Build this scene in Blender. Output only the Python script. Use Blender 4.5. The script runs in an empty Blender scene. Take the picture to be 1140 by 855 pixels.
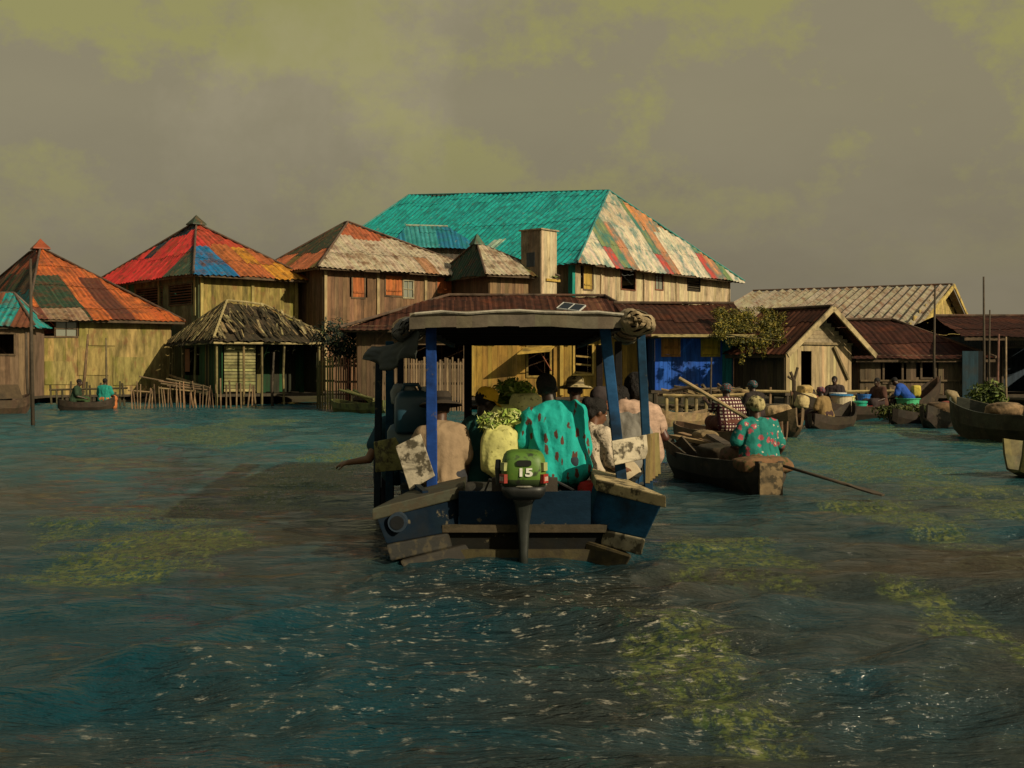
import bpy, bmesh, math, random
from mathutils import Vector, Matrix, Euler, noise as mnoise
R = math.radians
rng = random.Random(7)
S = bpy.context.scene
COL = bpy.data.collections.new('Scene_objects'); S.collection.children.link(COL)
F, CZ, HY = 1300.0, 1.42, 412.0          # focal length in photo pixels, eye height, horizon row

def W(px, py, D):
    return Vector(((px-570)/F*D, D, CZ-(py-HY)/F*D))
def G(px, D, z=0.0):
    return Vector(((px-570)/F*D, D, z))
def lerp(a, b, t): return a+(b-a)*t
def shade(c, k): return tuple(max(0, min(1, x*k)) for x in c[:3])
def vary(c, amt=.2, hue=.06):
    k = 1+rng.uniform(-amt, amt)
    return tuple(max(0.002, min(1, x*k*(1+rng.uniform(-hue, hue)))) for x in c[:3])

# ------------------------------------------------------------------ materials
MATS = {}
def mk(name, rough=.8, scale=(3, 3, 3), amt=.5, detail=6, dirt=None, bump=.15, bscale=None, spec=.3, metal=0, space='Object', extra=None, weave=False):
    m = bpy.data.materials.new(name); m.use_nodes = True
    nt = m.node_tree; N = nt.nodes; L = nt.links
    b = N['Principled BSDF']
    at = N.new('ShaderNodeAttribute'); at.attribute_name = 'Col'
    tc = N.new('ShaderNodeTexCoord')
    mp = N.new('ShaderNodeMapping'); mp.inputs['Scale'].default_value = scale
    L.new(tc.outputs[space], mp.inputs['Vector'])
    nz = N.new('ShaderNodeTexNoise'); nz.inputs['Scale'].default_value = 1; nz.inputs['Detail'].default_value = detail; nz.inputs['Roughness'].default_value = .65
    L.new(mp.outputs[0], nz.inputs['Vector'])
    mr = N.new('ShaderNodeMapRange'); mr.inputs['From Min'].default_value = .25; mr.inputs['From Max'].default_value = .75
    mr.inputs['To Min'].default_value = 1-amt; mr.inputs['To Max'].default_value = 1+amt*.7
    L.new(nz.outputs[0], mr.inputs['Value'])
    mx = N.new('ShaderNodeVectorMath'); mx.operation = 'SCALE'
    L.new(at.outputs['Color'], mx.inputs[0]); L.new(mr.outputs[0], mx.inputs['Scale'])
    cur = mx.outputs[0]
    if dirt:
        for (dc, dsc, lo, hi, damt) in dirt:
            n2 = N.new('ShaderNodeTexNoise'); n2.inputs['Detail'].default_value = 8; n2.inputs['Roughness'].default_value = .6
            n2.inputs['Scale'].default_value = 1
            m2 = N.new('ShaderNodeMapping'); m2.inputs['Scale'].default_value = dsc if isinstance(dsc, tuple) else (dsc,)*3
            m2.inputs['Location'].default_value = (rng.uniform(0, 9), rng.uniform(0, 9), rng.uniform(0, 9))
            L.new(tc.outputs[space], m2.inputs['Vector']); L.new(m2.outputs[0], n2.inputs['Vector'])
            r2 = N.new('ShaderNodeMapRange'); r2.inputs['From Min'].default_value = lo; r2.inputs['From Max'].default_value = hi
            r2.inputs['To Max'].default_value = damt
            L.new(n2.outputs[0], r2.inputs['Value'])
            mm = N.new('ShaderNodeMix'); mm.data_type = 'RGBA'
            L.new(r2.outputs[0], mm.inputs['Factor']); L.new(cur, mm.inputs['A']); mm.inputs['B'].default_value = (*dc, 1)
            cur = mm.outputs['Result']
    if extra: cur = extra(nt, tc, cur)
    L.new(cur, b.inputs['Base Color'])
    b.inputs['Roughness'].default_value = rough
    b.inputs['Specular IOR Level'].default_value = spec
    b.inputs['Metallic'].default_value = metal
    if bump:
        bp = N.new('ShaderNodeBump'); bp.inputs['Strength'].default_value = bump; bp.inputs['Distance'].default_value = .03
        if bscale:
            n3 = N.new('ShaderNodeTexNoise'); n3.inputs['Scale'].default_value = bscale; n3.inputs['Detail'].default_value = 4
            L.new(tc.outputs[space], n3.inputs['Vector']); L.new(n3.outputs[0], bp.inputs['Height'])
        else:
            L.new(nz.outputs[0], bp.inputs['Height'])
        L.new(bp.outputs[0], b.inputs['Normal'])
    MATS[name] = m
    return m

def spots(colour, scale, lo, hi, stretch=(1, 1, 1)):
    def f(nt, tc, cur):
        N = nt.nodes; L = nt.links
        mp = N.new('ShaderNodeMapping'); mp.inputs['Scale'].default_value = tuple(scale*s for s in stretch)
        L.new(tc.outputs['Object'], mp.inputs['Vector'])
        v = N.new('ShaderNodeTexVoronoi'); v.inputs['Scale'].default_value = 1; v.inputs['Randomness'].default_value = .85
        nz = N.new('ShaderNodeTexNoise'); nz.inputs['Scale'].default_value = 3
        add = N.new('ShaderNodeVectorMath'); add.operation = 'ADD'
        sc = N.new('ShaderNodeVectorMath'); sc.operation = 'SCALE'; sc.inputs['Scale'].default_value = .55
        L.new(mp.outputs[0], nz.inputs['Vector']); L.new(nz.outputs['Color'], sc.inputs[0])
        L.new(mp.outputs[0], add.inputs[0]); L.new(sc.outputs[0], add.inputs[1]); L.new(add.outputs[0], v.inputs['Vector'])
        r = N.new('ShaderNodeMapRange'); r.inputs['From Min'].default_value = lo; r.inputs['From Max'].default_value = hi
        r.inputs['To Min'].default_value = 1; r.inputs['To Max'].default_value = 0
        L.new(v.outputs['Distance'], r.inputs['Value'])
        m = N.new('ShaderNodeMix'); m.data_type = 'RGBA'
        L.new(r.outputs[0], m.inputs['Factor']); L.new(cur, m.inputs['A']); m.inputs['B'].default_value = (*colour, 1)
        return m.outputs['Result']
    return f
def two(*fs):
    def f(nt, tc, cur):
        for g in fs: cur = g(nt, tc, cur)
        return cur
    return f
def check(colour, scale):
    def f(nt, tc, cur):
        N = nt.nodes; L = nt.links
        sp = N.new('ShaderNodeSeparateXYZ'); L.new(tc.outputs['Object'], sp.inputs[0])
        outs = []
        for ax in ('X', 'Z'):
            a = N.new('ShaderNodeMath'); a.operation = 'MULTIPLY'; a.inputs[1].default_value = scale
            fr = N.new('ShaderNodeMath'); fr.operation = 'FRACT'
            g = N.new('ShaderNodeMath'); g.operation = 'GREATER_THAN'; g.inputs[1].default_value = .5
            L.new(sp.outputs[ax], a.inputs[0]); L.new(a.outputs[0], fr.inputs[0]); L.new(fr.outputs[0], g.inputs[0])
            outs.append(g.outputs[0])
        mu = N.new('ShaderNodeMath'); mu.operation = 'MULTIPLY'; L.new(outs[0], mu.inputs[0]); L.new(outs[1], mu.inputs[1])
        m = N.new('ShaderNodeMix'); m.data_type = 'RGBA'
        L.new(mu.outputs[0], m.inputs['Factor']); L.new(cur, m.inputs['A']); m.inputs['B'].default_value = (*colour, 1)
        return m.outputs['Result']
    return f

mk('wood', .85, (9, 9, 1.2), .55, dirt=[((.03, .022, .012), .9, .52, .75, .75)], bump=.35)
mk('wood_plain', .85, (6, 6, 6), .5, dirt=[((.02, .016, .01), 1.6, .5, .72, .8)], bump=.3)
mk('mossy_wall', .9, (7, 7, 1.5), .6, dirt=[((.035, .03, .008), (3.5, 3.5, 1.0), .50, .66, .55), ((.12, .12, .014), (2.2, 2.2, .8), .52, .64, .6), ((.16, .07, .03), (3, 3, 1.4), .57, .66, .6)], bump=.3)
mk('tin', .55, (2.5, 2.5, 2.5), .35, dirt=[((.10, .035, .012), 1.3, .50, .66, .75), ((.16, .07, .03), (7, 7, 1.2), .55, .66, .6), ((.02, .016, .012), (3.5, 3.5, .7), .54, .72, .75)], bump=.15, spec=.2)
mk('tin_teal', .5, (3, 3, 3), .3, dirt=[((.008, .12, .115), (2, 2, .4), .46, .62, .75), ((.05, .05, .035), (3.5, 3.5, .7), .58, .70, .6), ((.20, .26, .18), (4, 4, .35), .63, .69, .5)], bump=.1, spec=.3)
mk('tin_rust', .8, (3, 3, 3), .5, dirt=[((.11, .030, .012), .8, .52, .72, .7), ((.014, .009, .007), (2.5, 2.5, .8), .5, .7, .8), ((.22, .15, .10), (3.2, .6, .6), .70, .76, .5)], bump=.25, spec=.1)
mk('hull', .7, (5, 5, 9), .45, dirt=[((.022, .018, .01), 2.2, .5, .66, .9), ((.14, .10, .05), 3.5, .6, .7, .55)], bump=.3)
mk('hull_paint', .9, (5, 5, 9), .4, dirt=[((.010, .012, .014), 2.6, .48, .66, .8), ((.12, .10, .06), 9, .64, .69, .7), ((.008, .014, .014), 1.2, .5, .7, .6)], bump=.25, spec=.08)
mk('chipped', .75, (8, 8, 8), .35, dirt=[((.035, .028, .014), 11, .50, .58, .9), ((.03, .022, .012), 3, .5, .66, .6), ((.025, .022, .014), (2, 2, 9), .56, .66, .7)], bump=.35)
mk('skin', .5, (9, 9, 9), .2, bump=.05, spec=.45)
mk('hair', .75, (60, 60, 60), .6, bump=.6)
mk('cloth', .9, (7, 7, 7), .25, bump=.6, bscale=11)
mk('cloth_teal', .85, (7, 7, 7), .22, bump=.6, bscale=11, extra=spots((.085, .030, .018), 9.5, .25, .29, (1.7, .6, .7)))
mk('cloth_floral', .85, (7, 7, 7), .25, bump=.55, bscale=12, extra=two(spots((.30, .055, .07), 9.5, .27, .36), spots((.42, .36, .28), 13, .15, .2)))
mk('cloth_check', .9, (7, 7, 7), .25, bump=.55, bscale=12, extra=check((.52, .44, .34), 16))
mk('cloth_lace', .9, (7, 7, 7), .25, bump=.5, bscale=40, extra=spots((.12, .09, .06), 22, .2, .3))
mk('cloth_stripe', .9, (7, 7, 26), .5, bump=.55, bscale=12)
mk('wrap', .9, (9, 9, 9), .3, bump=.4, bscale=14, extra=spots((.07, .06, .02), 16, .3, .42))
mk('wrap_bead', .8, (9, 9, 9), .3, bump=.4, bscale=14, extra=two(spots((.03, .14, .17), 20, .3, .4), spots((.35, .06, .05), 23, .22, .3)))
mk('tarp', .8, (4, 4, 4), .45, dirt=[((.05, .045, .04), 3, .5, .66, .7)], bump=.5, bscale=10)
mk('canvas', .9, (5, 5, 5), .35, dirt=[((.11, .075, .035), 6, .5, .64, .8)], bump=.5, bscale=14)
mk('sack', .9, (10, 10, 10), .35, dirt=[((.13, .12, .02), 22, .58, .64, .75), ((.60, .58, .16), 3, .5, .7, .5)], bump=.4, bscale=12)
mk('plastic', .4, (4, 4, 4), .2, dirt=[((.06, .05, .03), 5, .58, .74, .6)], bump=.05, spec=.5)
mk('cowl', .55, (4, 4, 4), .3, dirt=[((.012, .012, .01), 11, .56, .64, .85), ((.20, .22, .05), 14, .63, .68, .5)], bump=.06, spec=.5)
mk('dark_metal', .5, (6, 6, 6), .4, bump=.1, spec=.5)
mk('leaf', .6, (2, 2, 2), .45, bump=0, spec=.3)
mk('mud', .95, (1.5, 1.5, 1.5), .5, dirt=[((.05, .055, .012), .6, .5, .65, .8)], bump=.5)
mk('glass', .08, (1, 1, 1), .1, bump=0, spec=.8)
mk('solar', .5, (1, 1, 1), .1, bump=0, spec=.2)
mk('thatch', .95, (10, 10, 10), .6, dirt=[((.02, .018, .008), 2, .45, .6, .8)], bump=.5)

# ------------------------------------------------------------------ mesh builder
class MB:
    def __init__(s): s.v = []; s.f = []; s.c = []
    def poly(s, pts, col):
        i = len(s.v); s.v += [Vector(p) for p in pts]; s.f.append(tuple(range(i, i+len(pts)))); s.c.append(col)
        return s
    def hexa(s, p, col):                      # 8 points: bottom 4 (ccw), top 4
        i = len(s.v); s.v += [Vector(q) for q in p]
        for q in ((3, 2, 1, 0), (4, 5, 6, 7), (0, 1, 5, 4), (1, 2, 6, 5), (2, 3, 7, 6), (3, 0, 4, 7)):
            s.f.append(tuple(i+k for k in q)); s.c.append(col)
        return s
    def box(s, c, d, col, rz=0, M=None):
        c = Vector(c); h = Vector(d)/2
        P = [Vector((x*h.x, y*h.y, z*h.z)) for z in (-1, 1) for x, y in ((-1, -1), (1, -1), (1, 1), (-1, 1))]
        if M is None: M = Matrix.Rotation(rz, 3, 'Z')
        return s.hexa([c+M@p for p in P], col)
    def beam(s, p, q, w, h, col, up=(0, 0, 1)):
        p = Vector(p); q = Vector(q); d = (q-p)
        if d.length < 1e-6: return s
        d.normalize(); u = Vector(up)
        if abs(d.dot(u)) > .97: u = Vector((0, 1, 0))
        x = d.cross(u).normalized(); y = x.cross(d).normalized()
        P = []
        for e in (p, q):
            for a, b in ((-1, -1), (1, -1), (1, 1), (-1, 1)): P.append(e+x*(a*w/2)+y*(b*h/2))
        return s.hexa(P, col)
    def tube(s, pts, rad, col, n=7, cap=True):
        pts = [Vector(p) for p in pts]
        if not isinstance(rad, (list, tuple)): rad = [rad]*len(pts)
        rings = []; px = None
        for k, p in enumerate(pts):
            d = (pts[min(k+1, len(pts)-1)]-pts[max(k-1, 0)]).normalized()
            u = Vector((0, 0, 1)) if abs(d.z) < .95 else Vector((0, 1, 0))
            x = d.cross(u).normalized() if px is None else (px-d*px.dot(d)).normalized()
            px = x; y = d.cross(x)
            i = len(s.v)
            for j in range(n):
                a = 2*math.pi*j/n; s.v.append(p+(x*math.cos(a)+y*math.sin(a))*rad[k])
            rings.append(i)
        for a, b in zip(rings, rings[1:]):
            for j in range(n):
                s.f.append((a+j, a+(j+1) % n, b+(j+1) % n, b+j)); s.c.append(col)
        if cap:
            s.f.append(tuple(rings[0]+j for j in reversed(range(n)))); s.c.append(col)
            s.f.append(tuple(rings[-1]+j for j in range(n))); s.c.append(col)
        return s
    def lathe(s, c, prof, col, n=20, M=None, sq=(1, 1), colf=None):
        c = Vector(c); M = M or Matrix.Identity(3); rings = []
        for (r, z) in prof:
            i = len(s.v); rings.append(i)
            for j in range(n):
                a = 2*math.pi*j/n; s.v.append(c+M@Vector((r*math.cos(a)*sq[0], r*math.sin(a)*sq[1], z)))
        for k, (a, b) in enumerate(zip(rings, rings[1:])):
            for j in range(n):
                s.f.append((a+j, a+(j+1) % n, b+(j+1) % n, b+j)); s.c.append(colf(k) if colf else col)
        return s
    def blob(s, c, r, col, nz=.15, fr=2.0, sub=2, M=None, seed=0):
        bm = bmesh.new(); bmesh.ops.create_icosphere(bm, subdivisions=sub, radius=1)
        i = len(s.v); c = Vector(c)
        for v in bm.verts:
            k = 1+nz*mnoise.noise(v.co*fr+Vector((seed*3.1, seed*1.7, 0)))
            p = Vector((v.co.x*r[0], v.co.y*r[1], v.co.z*r[2]))*k
            s.v.append(c+(M@p if M else p))
        for f in bm.faces: s.f.append(tuple(i+v.index for v in f.verts)); s.c.append(col)
        bm.free(); return s
    def leaves(s, blobs, n, size, cols, flat=.0):
        tot = sum(b[1][0]*b[1][1]+b[1][1]*b[1][2]+b[1][0]*b[1][2] for b in blobs)
        for c, r in blobs:
            c = Vector(c); m = int(n*(r[0]*r[1]+r[1]*r[2]+r[0]*r[2])/tot)
            for _ in range(m):
                d = Vector((rng.gauss(0, 1), rng.gauss(0, 1), rng.gauss(0, 1))).normalized()
                k = rng.uniform(.35, 1.08)
                p = c+Vector((d.x*r[0], d.y*r[1], d.z*r[2]))*k
                nn = (d+Vector((rng.gauss(0, .6), rng.gauss(0, .6), rng.gauss(0, .6)+.4))).normalized()
                t = nn.orthogonal().normalized(); t.rotate(Matrix.Rotation(rng.uniform(0, 6.28), 3, nn))
                b = nn.cross(t); l = size*rng.uniform(.6, 1.3); w = l*.38
                col = vary(rng.choice(cols), .3)
                s.poly([p-t*l*.5, p+b*w*.5, p+t*l*.5+nn*l*-.15, p-b*w*.5], col)
        return s
    def build(s, name, mat, parent=None, org=None, smooth=False, label=None, bevel=0):
        me = bpy.data.meshes.new(name)
        o = Vector(org) if org is not None else Vector((0, 0, 0))
        me.from_pydata([tuple(p-o) for p in s.v], [], s.f)
        me.materials.append(MATS[mat] if isinstance(mat, str) else mat)
        ca = me.color_attributes.new('Col', 'FLOAT_COLOR', 'CORNER')
        buf = []
        for f, c in zip(s.f, s.c): buf += [c[0], c[1], c[2], 1.0]*len(f)
        ca.data.foreach_set('color', buf)
        if smooth: me.polygons.foreach_set('use_smooth', [True]*len(me.polygons))
        ob = bpy.data.objects.new(name, me); COL.objects.link(ob)
        if parent: ob.parent = parent
        elif org is not None: ob.location = o
        if label: ob['label'] = label
        if bevel:
            b = ob.modifiers.new('bevel', 'BEVEL'); b.width = bevel; b.segments = 2; b.limit_method = 'ANGLE'
        return ob

def thing(name, label, cat, loc, rz=0, group=None):
    o = bpy.data.objects.new(name, None); COL.objects.link(o)
    o.location = loc; o.rotation_euler = (0, 0, rz); o.empty_display_size = .2
    tag(o, label, cat, group); return o
def tag(o, label, cat, group=None):
    o['label'] = label; o['category'] = cat
    if group: o['group'] = group
    return o
def copy_tree(o, parent=None):
    c = o.copy(); COL.objects.link(c)
    if parent: c.parent = parent
    for ch in list(o.children): copy_tree(ch, c)
    return c

# ------------------------------------------------------------------ roofs and walls
def roof_face(mb, A, B, C, D, colf, period=.24, amp=.022, row=1.9, sw=.85, sag=.05, jag=.0):
    A, B, C, D = map(Vector, (A, B, C, D))
    e = B-A; L = e.length; e = e/L
    mid = (C+D)/2-A; s = mid-e*mid.dot(e); s.normalize(); n = e.cross(s).normalized()
    cu, cv = (C-A).dot(e), (C-A).dot(s); du, dv = (D-A).dot(e), (D-A).dot(s); V = max(cv, dv)
    def vl(u):
        if u < du: return dv*u/max(du, 1e-6)
        if u > cu: return cv*(L-u)/max(L-cu, 1e-6)
        return lerp(dv, cv, (u-du)/max(cu-du, 1e-6)) if cu > du+1e-6 else dv
    eC, eD = (C-A).dot(n), (D-A).dot(n)
    step = period/4; nu = max(4, int(L/step)); us = [L*i/nu for i in range(nu+1)]
    us = sorted(set(us+[max(0, min(L, du)), max(0, min(L, cu))]))
    seed = rng.uniform(0, 50); cache = {}
    def off(u, v, lift):
        tu = max(0, min(1, (u-du)/max(cu-du, 1e-3)))
        return n*(v/V*lerp(eD, eC, tu)+amp*math.sin(2*math.pi*u/period)+lift+sag*mnoise.noise(Vector((u*.35+seed, v*.5, 0))))
    for u0, u1 in zip(us, us[1:]):
        if u1-u0 < 1e-5: continue
        i = int((u0+u1)/2/sw)
        if i not in cache:
            r0 = row*rng.uniform(.75, 1.05); rows = [-rng.uniform(0, jag)]; v = r0
            while v < V-.3: rows.append(v); v += row*rng.uniform(.9, 1.1)
            rows.append(V+1); cache[i] = (rows, [rng.random() for _ in rows], rng.uniform(0, .012))
        rows, rn, li = cache[i]; a, b = vl(u0), vl(u1)
        for k in range(len(rows)-1):
            lo, hi = rows[k], rows[k+1]
            lo0, lo1, hi0, hi1 = min(lo, a), min(lo, b), min(hi, a), min(hi, b)
            if hi0-lo0 < 1e-4 and hi1-lo1 < 1e-4: continue
            c = colf(((u0+u1)/2)/L, ((max(lo, 0)+min(hi, V))/2)/V, rn[k], i, k)
            lf = li+.018*(k % 2)
            ms = [0, .5, 1]
            for ta, tb in zip(ms, ms[1:]):
                q = [(u0, lerp(lo0, hi0, ta)), (u1, lerp(lo1, hi1, ta)), (u1, lerp(lo1, hi1, tb)), (u0, lerp(lo0, hi0, tb))]
                mb.poly([A+e*u+s*v+off(u, v, lf) for u, v in q], c)

def plank_wall(mb, p0, p1, z0, ztop, colf, holes=(), w=.19, th=.03, horizontal=False, jit=.014, gap=.006):
    p0 = Vector((p0[0], p0[1], 0)); p1 = Vector((p1[0], p1[1], 0)); d = p1-p0; L = d.length; d /= L
    n = Vector((d.y, -d.x, 0)); zt = ztop if callable(ztop) else (lambda u: ztop)
    def bd(u0, u1, za, zb0, zb1, col, of):
        q = []
        for z4 in ((za, za, za, za), (zb0, zb1, zb1, zb0)):
            for (uu, nn), z in zip(((u0, th), (u1, th), (u1, 0), (u0, 0)), z4):
                q.append(p0+d*uu+n*(nn+of)+Vector((0, 0, z)))
        mb.hexa(q, col)
    if not horizontal:
        u = 0
        while u < L-.01:
            ww = w*rng.uniform(.75, 1.25); u1 = min(L, u+ww); um = (u+u1)/2; of = rng.uniform(0, jit)
            segs = [(z0+rng.uniform(-.06, .02), None)]
            cuts = sorted((h[2], h[3]) for h in holes if h[0] < u1-.02 and h[1] > u+.02)
            za = z0+rng.uniform(-.05, .03); col = colf(um/L, .5)
            for (h0, h1) in cuts:
                if h0-za > .03: bd(u, u1-gap, za, h0, h0, col, of)
                za = h1
            if min(zt(u), zt(u1))-za > -.3: bd(u, u1-gap, za, max(za+.01, zt(u)), max(za+.01, zt(u1)), col, of)
            u = u1
    else:
        z = z0
        zmax = max(zt(0), zt(L/2), zt(L))
        while z < zmax-.02:
            z1 = min(zmax, z+w*rng.uniform(.85, 1.15)); of = rng.uniform(0, jit)
            us = [k*L/60 for k in range(61) if zt(k*L/60) >= (z+z1)/2]
            if len(us) > 1:
                a, b = us[0], us[-1]; parts = [(a, b)]
                for h in holes:
                    if h[2] < z1-.02 and h[3] > z+.02:
                        parts = [q for (x, y) in parts for q in ((x, min(y, h[0])), (max(x, h[1]), y)) if q[1]-q[0] > .02]
                for (x, y) in parts: bd(x, y, z, z1-gap, z1-gap, colf((x+y)/2/L, .5), of)
            z = z1

class House:
    def __init__(h, name, label, cat, pxc, D, pxl, pxr, th, floor, eave):
        h.th = R(th); h.c = G(pxc, D); c, s = math.cos(h.th), math.sin(h.th)
        kr, kl = (pxr-570)/F, (pxl-570)/F
        h.a = (kr*D-h.c.x)/(c-kr*s); h.b = (h.c.x-kl*D)/(s+kl*c) if abs(s+kl*c) > 1e-4 else 5
        h.floor, h.eave = floor, eave
        h.root = thing(name, label, cat, h.c, h.th)
        h.D = D
    def fix_b(h, b): h.b = b; return h
    def zat(h, py, x, y):                     # height of picture row py over local point
        d = h.c.y+x*math.sin(h.th)+y*math.cos(h.th); return CZ-(py-HY)/F*d
    def lx(h, px, y):
        k = (px-570)/F; c, s = math.cos(h.th), math.sin(h.th); return (k*(h.c.y+y*c)-h.c.x+y*s)/(c-k*s)
    def u_right(h, px):                       # distance along right wall for a picture column
        k = (px-570)/F; return (k*h.c.y-h.c.x)/(math.cos(h.th)-k*math.sin(h.th))
    def walls(h, mat, rightcol, leftcol, rh=(), lh=(), w=.19, top=.0, gable=None, rhor=False, lhor=False, z0=None, mat2=None):
        z0 = h.floor if z0 is None else z0; a, b = h.a, h.b; zt = h.eave+top
        if gable: gz = lambda u: zt+(gable-zt)*(1-abs(2*u/a-1))
        m = MB(); plank_wall(m, (0, 0), (a, 0), z0, gz if gable else zt, rightcol, rh, w, horizontal=rhor)
        m.build('front_wall', mat, h.root)
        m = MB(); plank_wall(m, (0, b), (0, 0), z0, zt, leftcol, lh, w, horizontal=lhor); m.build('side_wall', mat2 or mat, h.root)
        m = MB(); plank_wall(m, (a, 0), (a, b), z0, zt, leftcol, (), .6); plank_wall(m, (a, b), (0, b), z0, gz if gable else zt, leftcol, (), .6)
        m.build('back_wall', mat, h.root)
        m = MB(); m.box((a/2, b/2, h.floor-.06), (a+.3, b+.3, .1), (.06, .045, .03)); m.build('floor_platform', 'wood_plain', h.root)
    def stilts(h, n=4, r=.09, sides='rl'):
        col = (.05, .038, .024)
        pts = []
        if 'r' in sides: pts += [(h.a*k/n, -.05) for k in range(n+1)]
        if 'l' in sides: pts += [(-.05, h.b*k/n) for k in range(1, n+1)]
        for (x, y) in pts:
            m = MB(); m.tube([(x, y, -.6), (x+rng.uniform(-.05, .05), y, h.floor-.1)], r, col); m.build('stilt', 'wood_plain', h.root)
    def roof(h, mat, axis, r0, r1, zr, cols, over=.45, drop=.12, period=.24, amp=.022, hip=True, row=1.9, cap=(.1, .07, .05), jag=.14, sag=.11, overg=None):
        a, b, o = h.a, h.b, over; ze = h.eave-drop; og = over if overg is None else overg
        P = lambda x, y, z=ze: Vector((x, y, z)); m = MB()
        FL, FR, BR, BL = P(-o, -o), P(a+o, -o), P(a+o, b+o), P(-o, b+o)
        za, zb_ = zr if isinstance(zr, tuple) else (zr, zr)
        p0, p1 = P(r0[0], r0[1], za), P(r1[0], r1[1], zb_)
        cf, cl, cs, cb = cols
        kw = dict(row=row, period=period, amp=amp, jag=jag, sag=sag)
        if axis == 'x':
            roof_face(m, FL, FR, p1, p0, cf, **kw)
            roof_face(m, BR, BL, p0, p1, cb, period=.5, amp=amp)
            if hip: roof_face(m, BL, FL, p0, p0, cl, **kw); roof_face(m, FR, BR, p1, p1, cs, **kw)
        else:
            roof_face(m, BL, FL, p0, p1, cl, **kw)
            roof_face(m, FR, BR, p1, p0, cs, **kw)
            if hip: roof_face(m, FL, FR, p0, p0, cf, **kw); roof_face(m, BR, BL, p1, p1, cb, period=.5, amp=amp)
        h.roof_ob = m.build('roof', mat, h.root)
        m = MB(); up = Vector((0, 0, .06)); r = .055
        if (p1-p0).length > .3: m.tube([p0+up, p1+up], r, cap)
        if hip:
            prs = ((p0, FL), (p0, FR) if axis == 'y' else (p0, BL), (p1, BR), (p1, BL) if axis == 'y' else (p1, FR))
            for q, e in prs: m.tube([q+up, e+up*.7], r, cap)
        if m.v: m.build('ridge_cap', mat, h.roof_ob)
        m = MB(); fc = (.09, .06, .035)
        z = ze-.07
        for q, e in ((FL, FR), (BL, FL)):
            if hip or (axis == 'x' and q == FL) or (axis == 'y' and q == BL):
                q2 = q+(e-q).normalized()*.06; e2 = e-(e-q).normalized()*.06
                inn = Vector((.06, .06, -.07)); m.beam(q2+inn, e2+inn, .04, .12, fc)
        if m.v: m.build('eave_board', 'wood_plain', h.root)
        return p0, p1
    def window(h, px0, px1, py0, py1, style, wall='r', col=(.25, .09, .03), fcol=(.12, .08, .045)):
        """opening in right wall from picture columns; returns hole (u0,u1,z0,z1)"""
        u0, u1 = h.u_right(px0), h.u_right(px1)
        z1, z0 = h.zat(py0, (u0+u1)/2, 0), h.zat(py1, (u0+u1)/2, 0)
        h.win_parts(u0, u1, z0, z1, style, col, fcol); return (u0, u1, z0, z1)
    def win_parts(h, u0, u1, z0, z1, style, col, fcol, T=None):
        T = T or (lambda u, n, z: Vector((u, -n, z)))
        fw = .07
        m = MB()
        for a, b, c, d in ((u0-fw, u1+fw, z1, z1+fw), (u0-fw, u1+fw, z0-fw, z0), (u0-fw, u0, z0, z1), (u1, u1+fw, z0, z1)):
            m.hexa([T(a, .075, c), T(b, .075, c), T(b, -.02, c), T(a, -.02, c), T(a, .075, d), T(b, .075, d), T(b, -.02, d), T(a, -.02, d)], fcol)
        w = m.build('window' if style != 'shutter' else 'window_frame', 'wood_plain', h.root)
        if style == 'shutter':
            m = MB(); k = max(2, int((u1-u0)/.16))
            for i in range(k):
                a, b = lerp(u0, u1, i/k)+.004, lerp(u0, u1, (i+1)/k)-.004; c = vary(col, .18); t = .05+rng.uniform(0, .012)
                m.hexa([T(a, t, z0+.01), T(b, t, z0+.01), T(b, .02, z0+.01), T(a, .02, z0+.01), T(a, t, z1-.01), T(b, t, z1-.01), T(b, .02, z1-.01), T(a, .02, z1-.01)], c)
            m.hexa([T(u0+.03, .09, z0+.2), T(u1-.03, .09, z0+.2), T(u1-.03, .065, z0+.2), T(u0+.03, .065, z0+.2), T(u0+.03, .09, z0+.28), T(u1-.03, .09, z0+.28), T(u1-.03, .065, z0+.28), T(u0+.03, .065, z0+.28)], shade(col, .8))
            m.build('shutter', 'wood', w)
        elif style == 'glass':
            m = MB(); m.hexa([T(u0, .012, z0), T(u1, .012, z0), T(u1, 0, z0), T(u0, 0, z0), T(u0, .012, z1), T(u1, .012, z1), T(u1, 0, z1), T(u0, 0, z1)], (.20, .21, .17))
            m.build('pane', 'glass', w)
            m = MB(); zm = (z0+z1)/2; um = (u0+u1)/2
            m.beam(T(u0, .03, zm), T(u1, .03, zm), .035, .035, fcol); m.beam(T(um, .03, z0), T(um, .03, z1), .03, .03, fcol); m.build('glazing_bar', 'wood_plain', w)
        elif style == 'louvre':
            m = MB(); k = max(4, int((z1-z0)/.12))
            for i in range(k):
                z = lerp(z0, z1, (i+.5)/k); m.beam(T(u0, .02, z), T(u1, .02, z), .012, .07, (.10, .08, .05), up=T(0, .6, .8)-T(0, 0, 0))
            m.build('louvre', 'wood_plain', w)
        return w
def colfn(base, var=.25):
    return lambda u, v, *k: vary(base, var)
def post_parts(h, us, col=(.30, .24, .12), w=.14, z0=None, z1=None):
    for u in us:
        m = MB(); m.box((u, -.075, ((z0 or h.floor)+(z1 or h.eave))/2), (w, .08, (z1 or h.eave)-(z0 or h.floor)-.1), col)
        m.build('corner_post', 'wood', h.root)
def finial(h, p, r, col, hh=.5):
    m = MB(); m.lathe(p, [(r, -.05), (r*.95, .02), (r*.45, hh*.55), (.03, hh), (.001, hh+.02)], col, n=4, M=Matrix.Rotation(R(45), 3, 'Z')); m.lathe(p, [(r*.6, -.45), (r*.6, -.05)], shade(col, .6), n=4, M=Matrix.Rotation(R(45), 3, 'Z'))
    m.build('roof_finial', 'tin', h.roof_ob)

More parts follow.
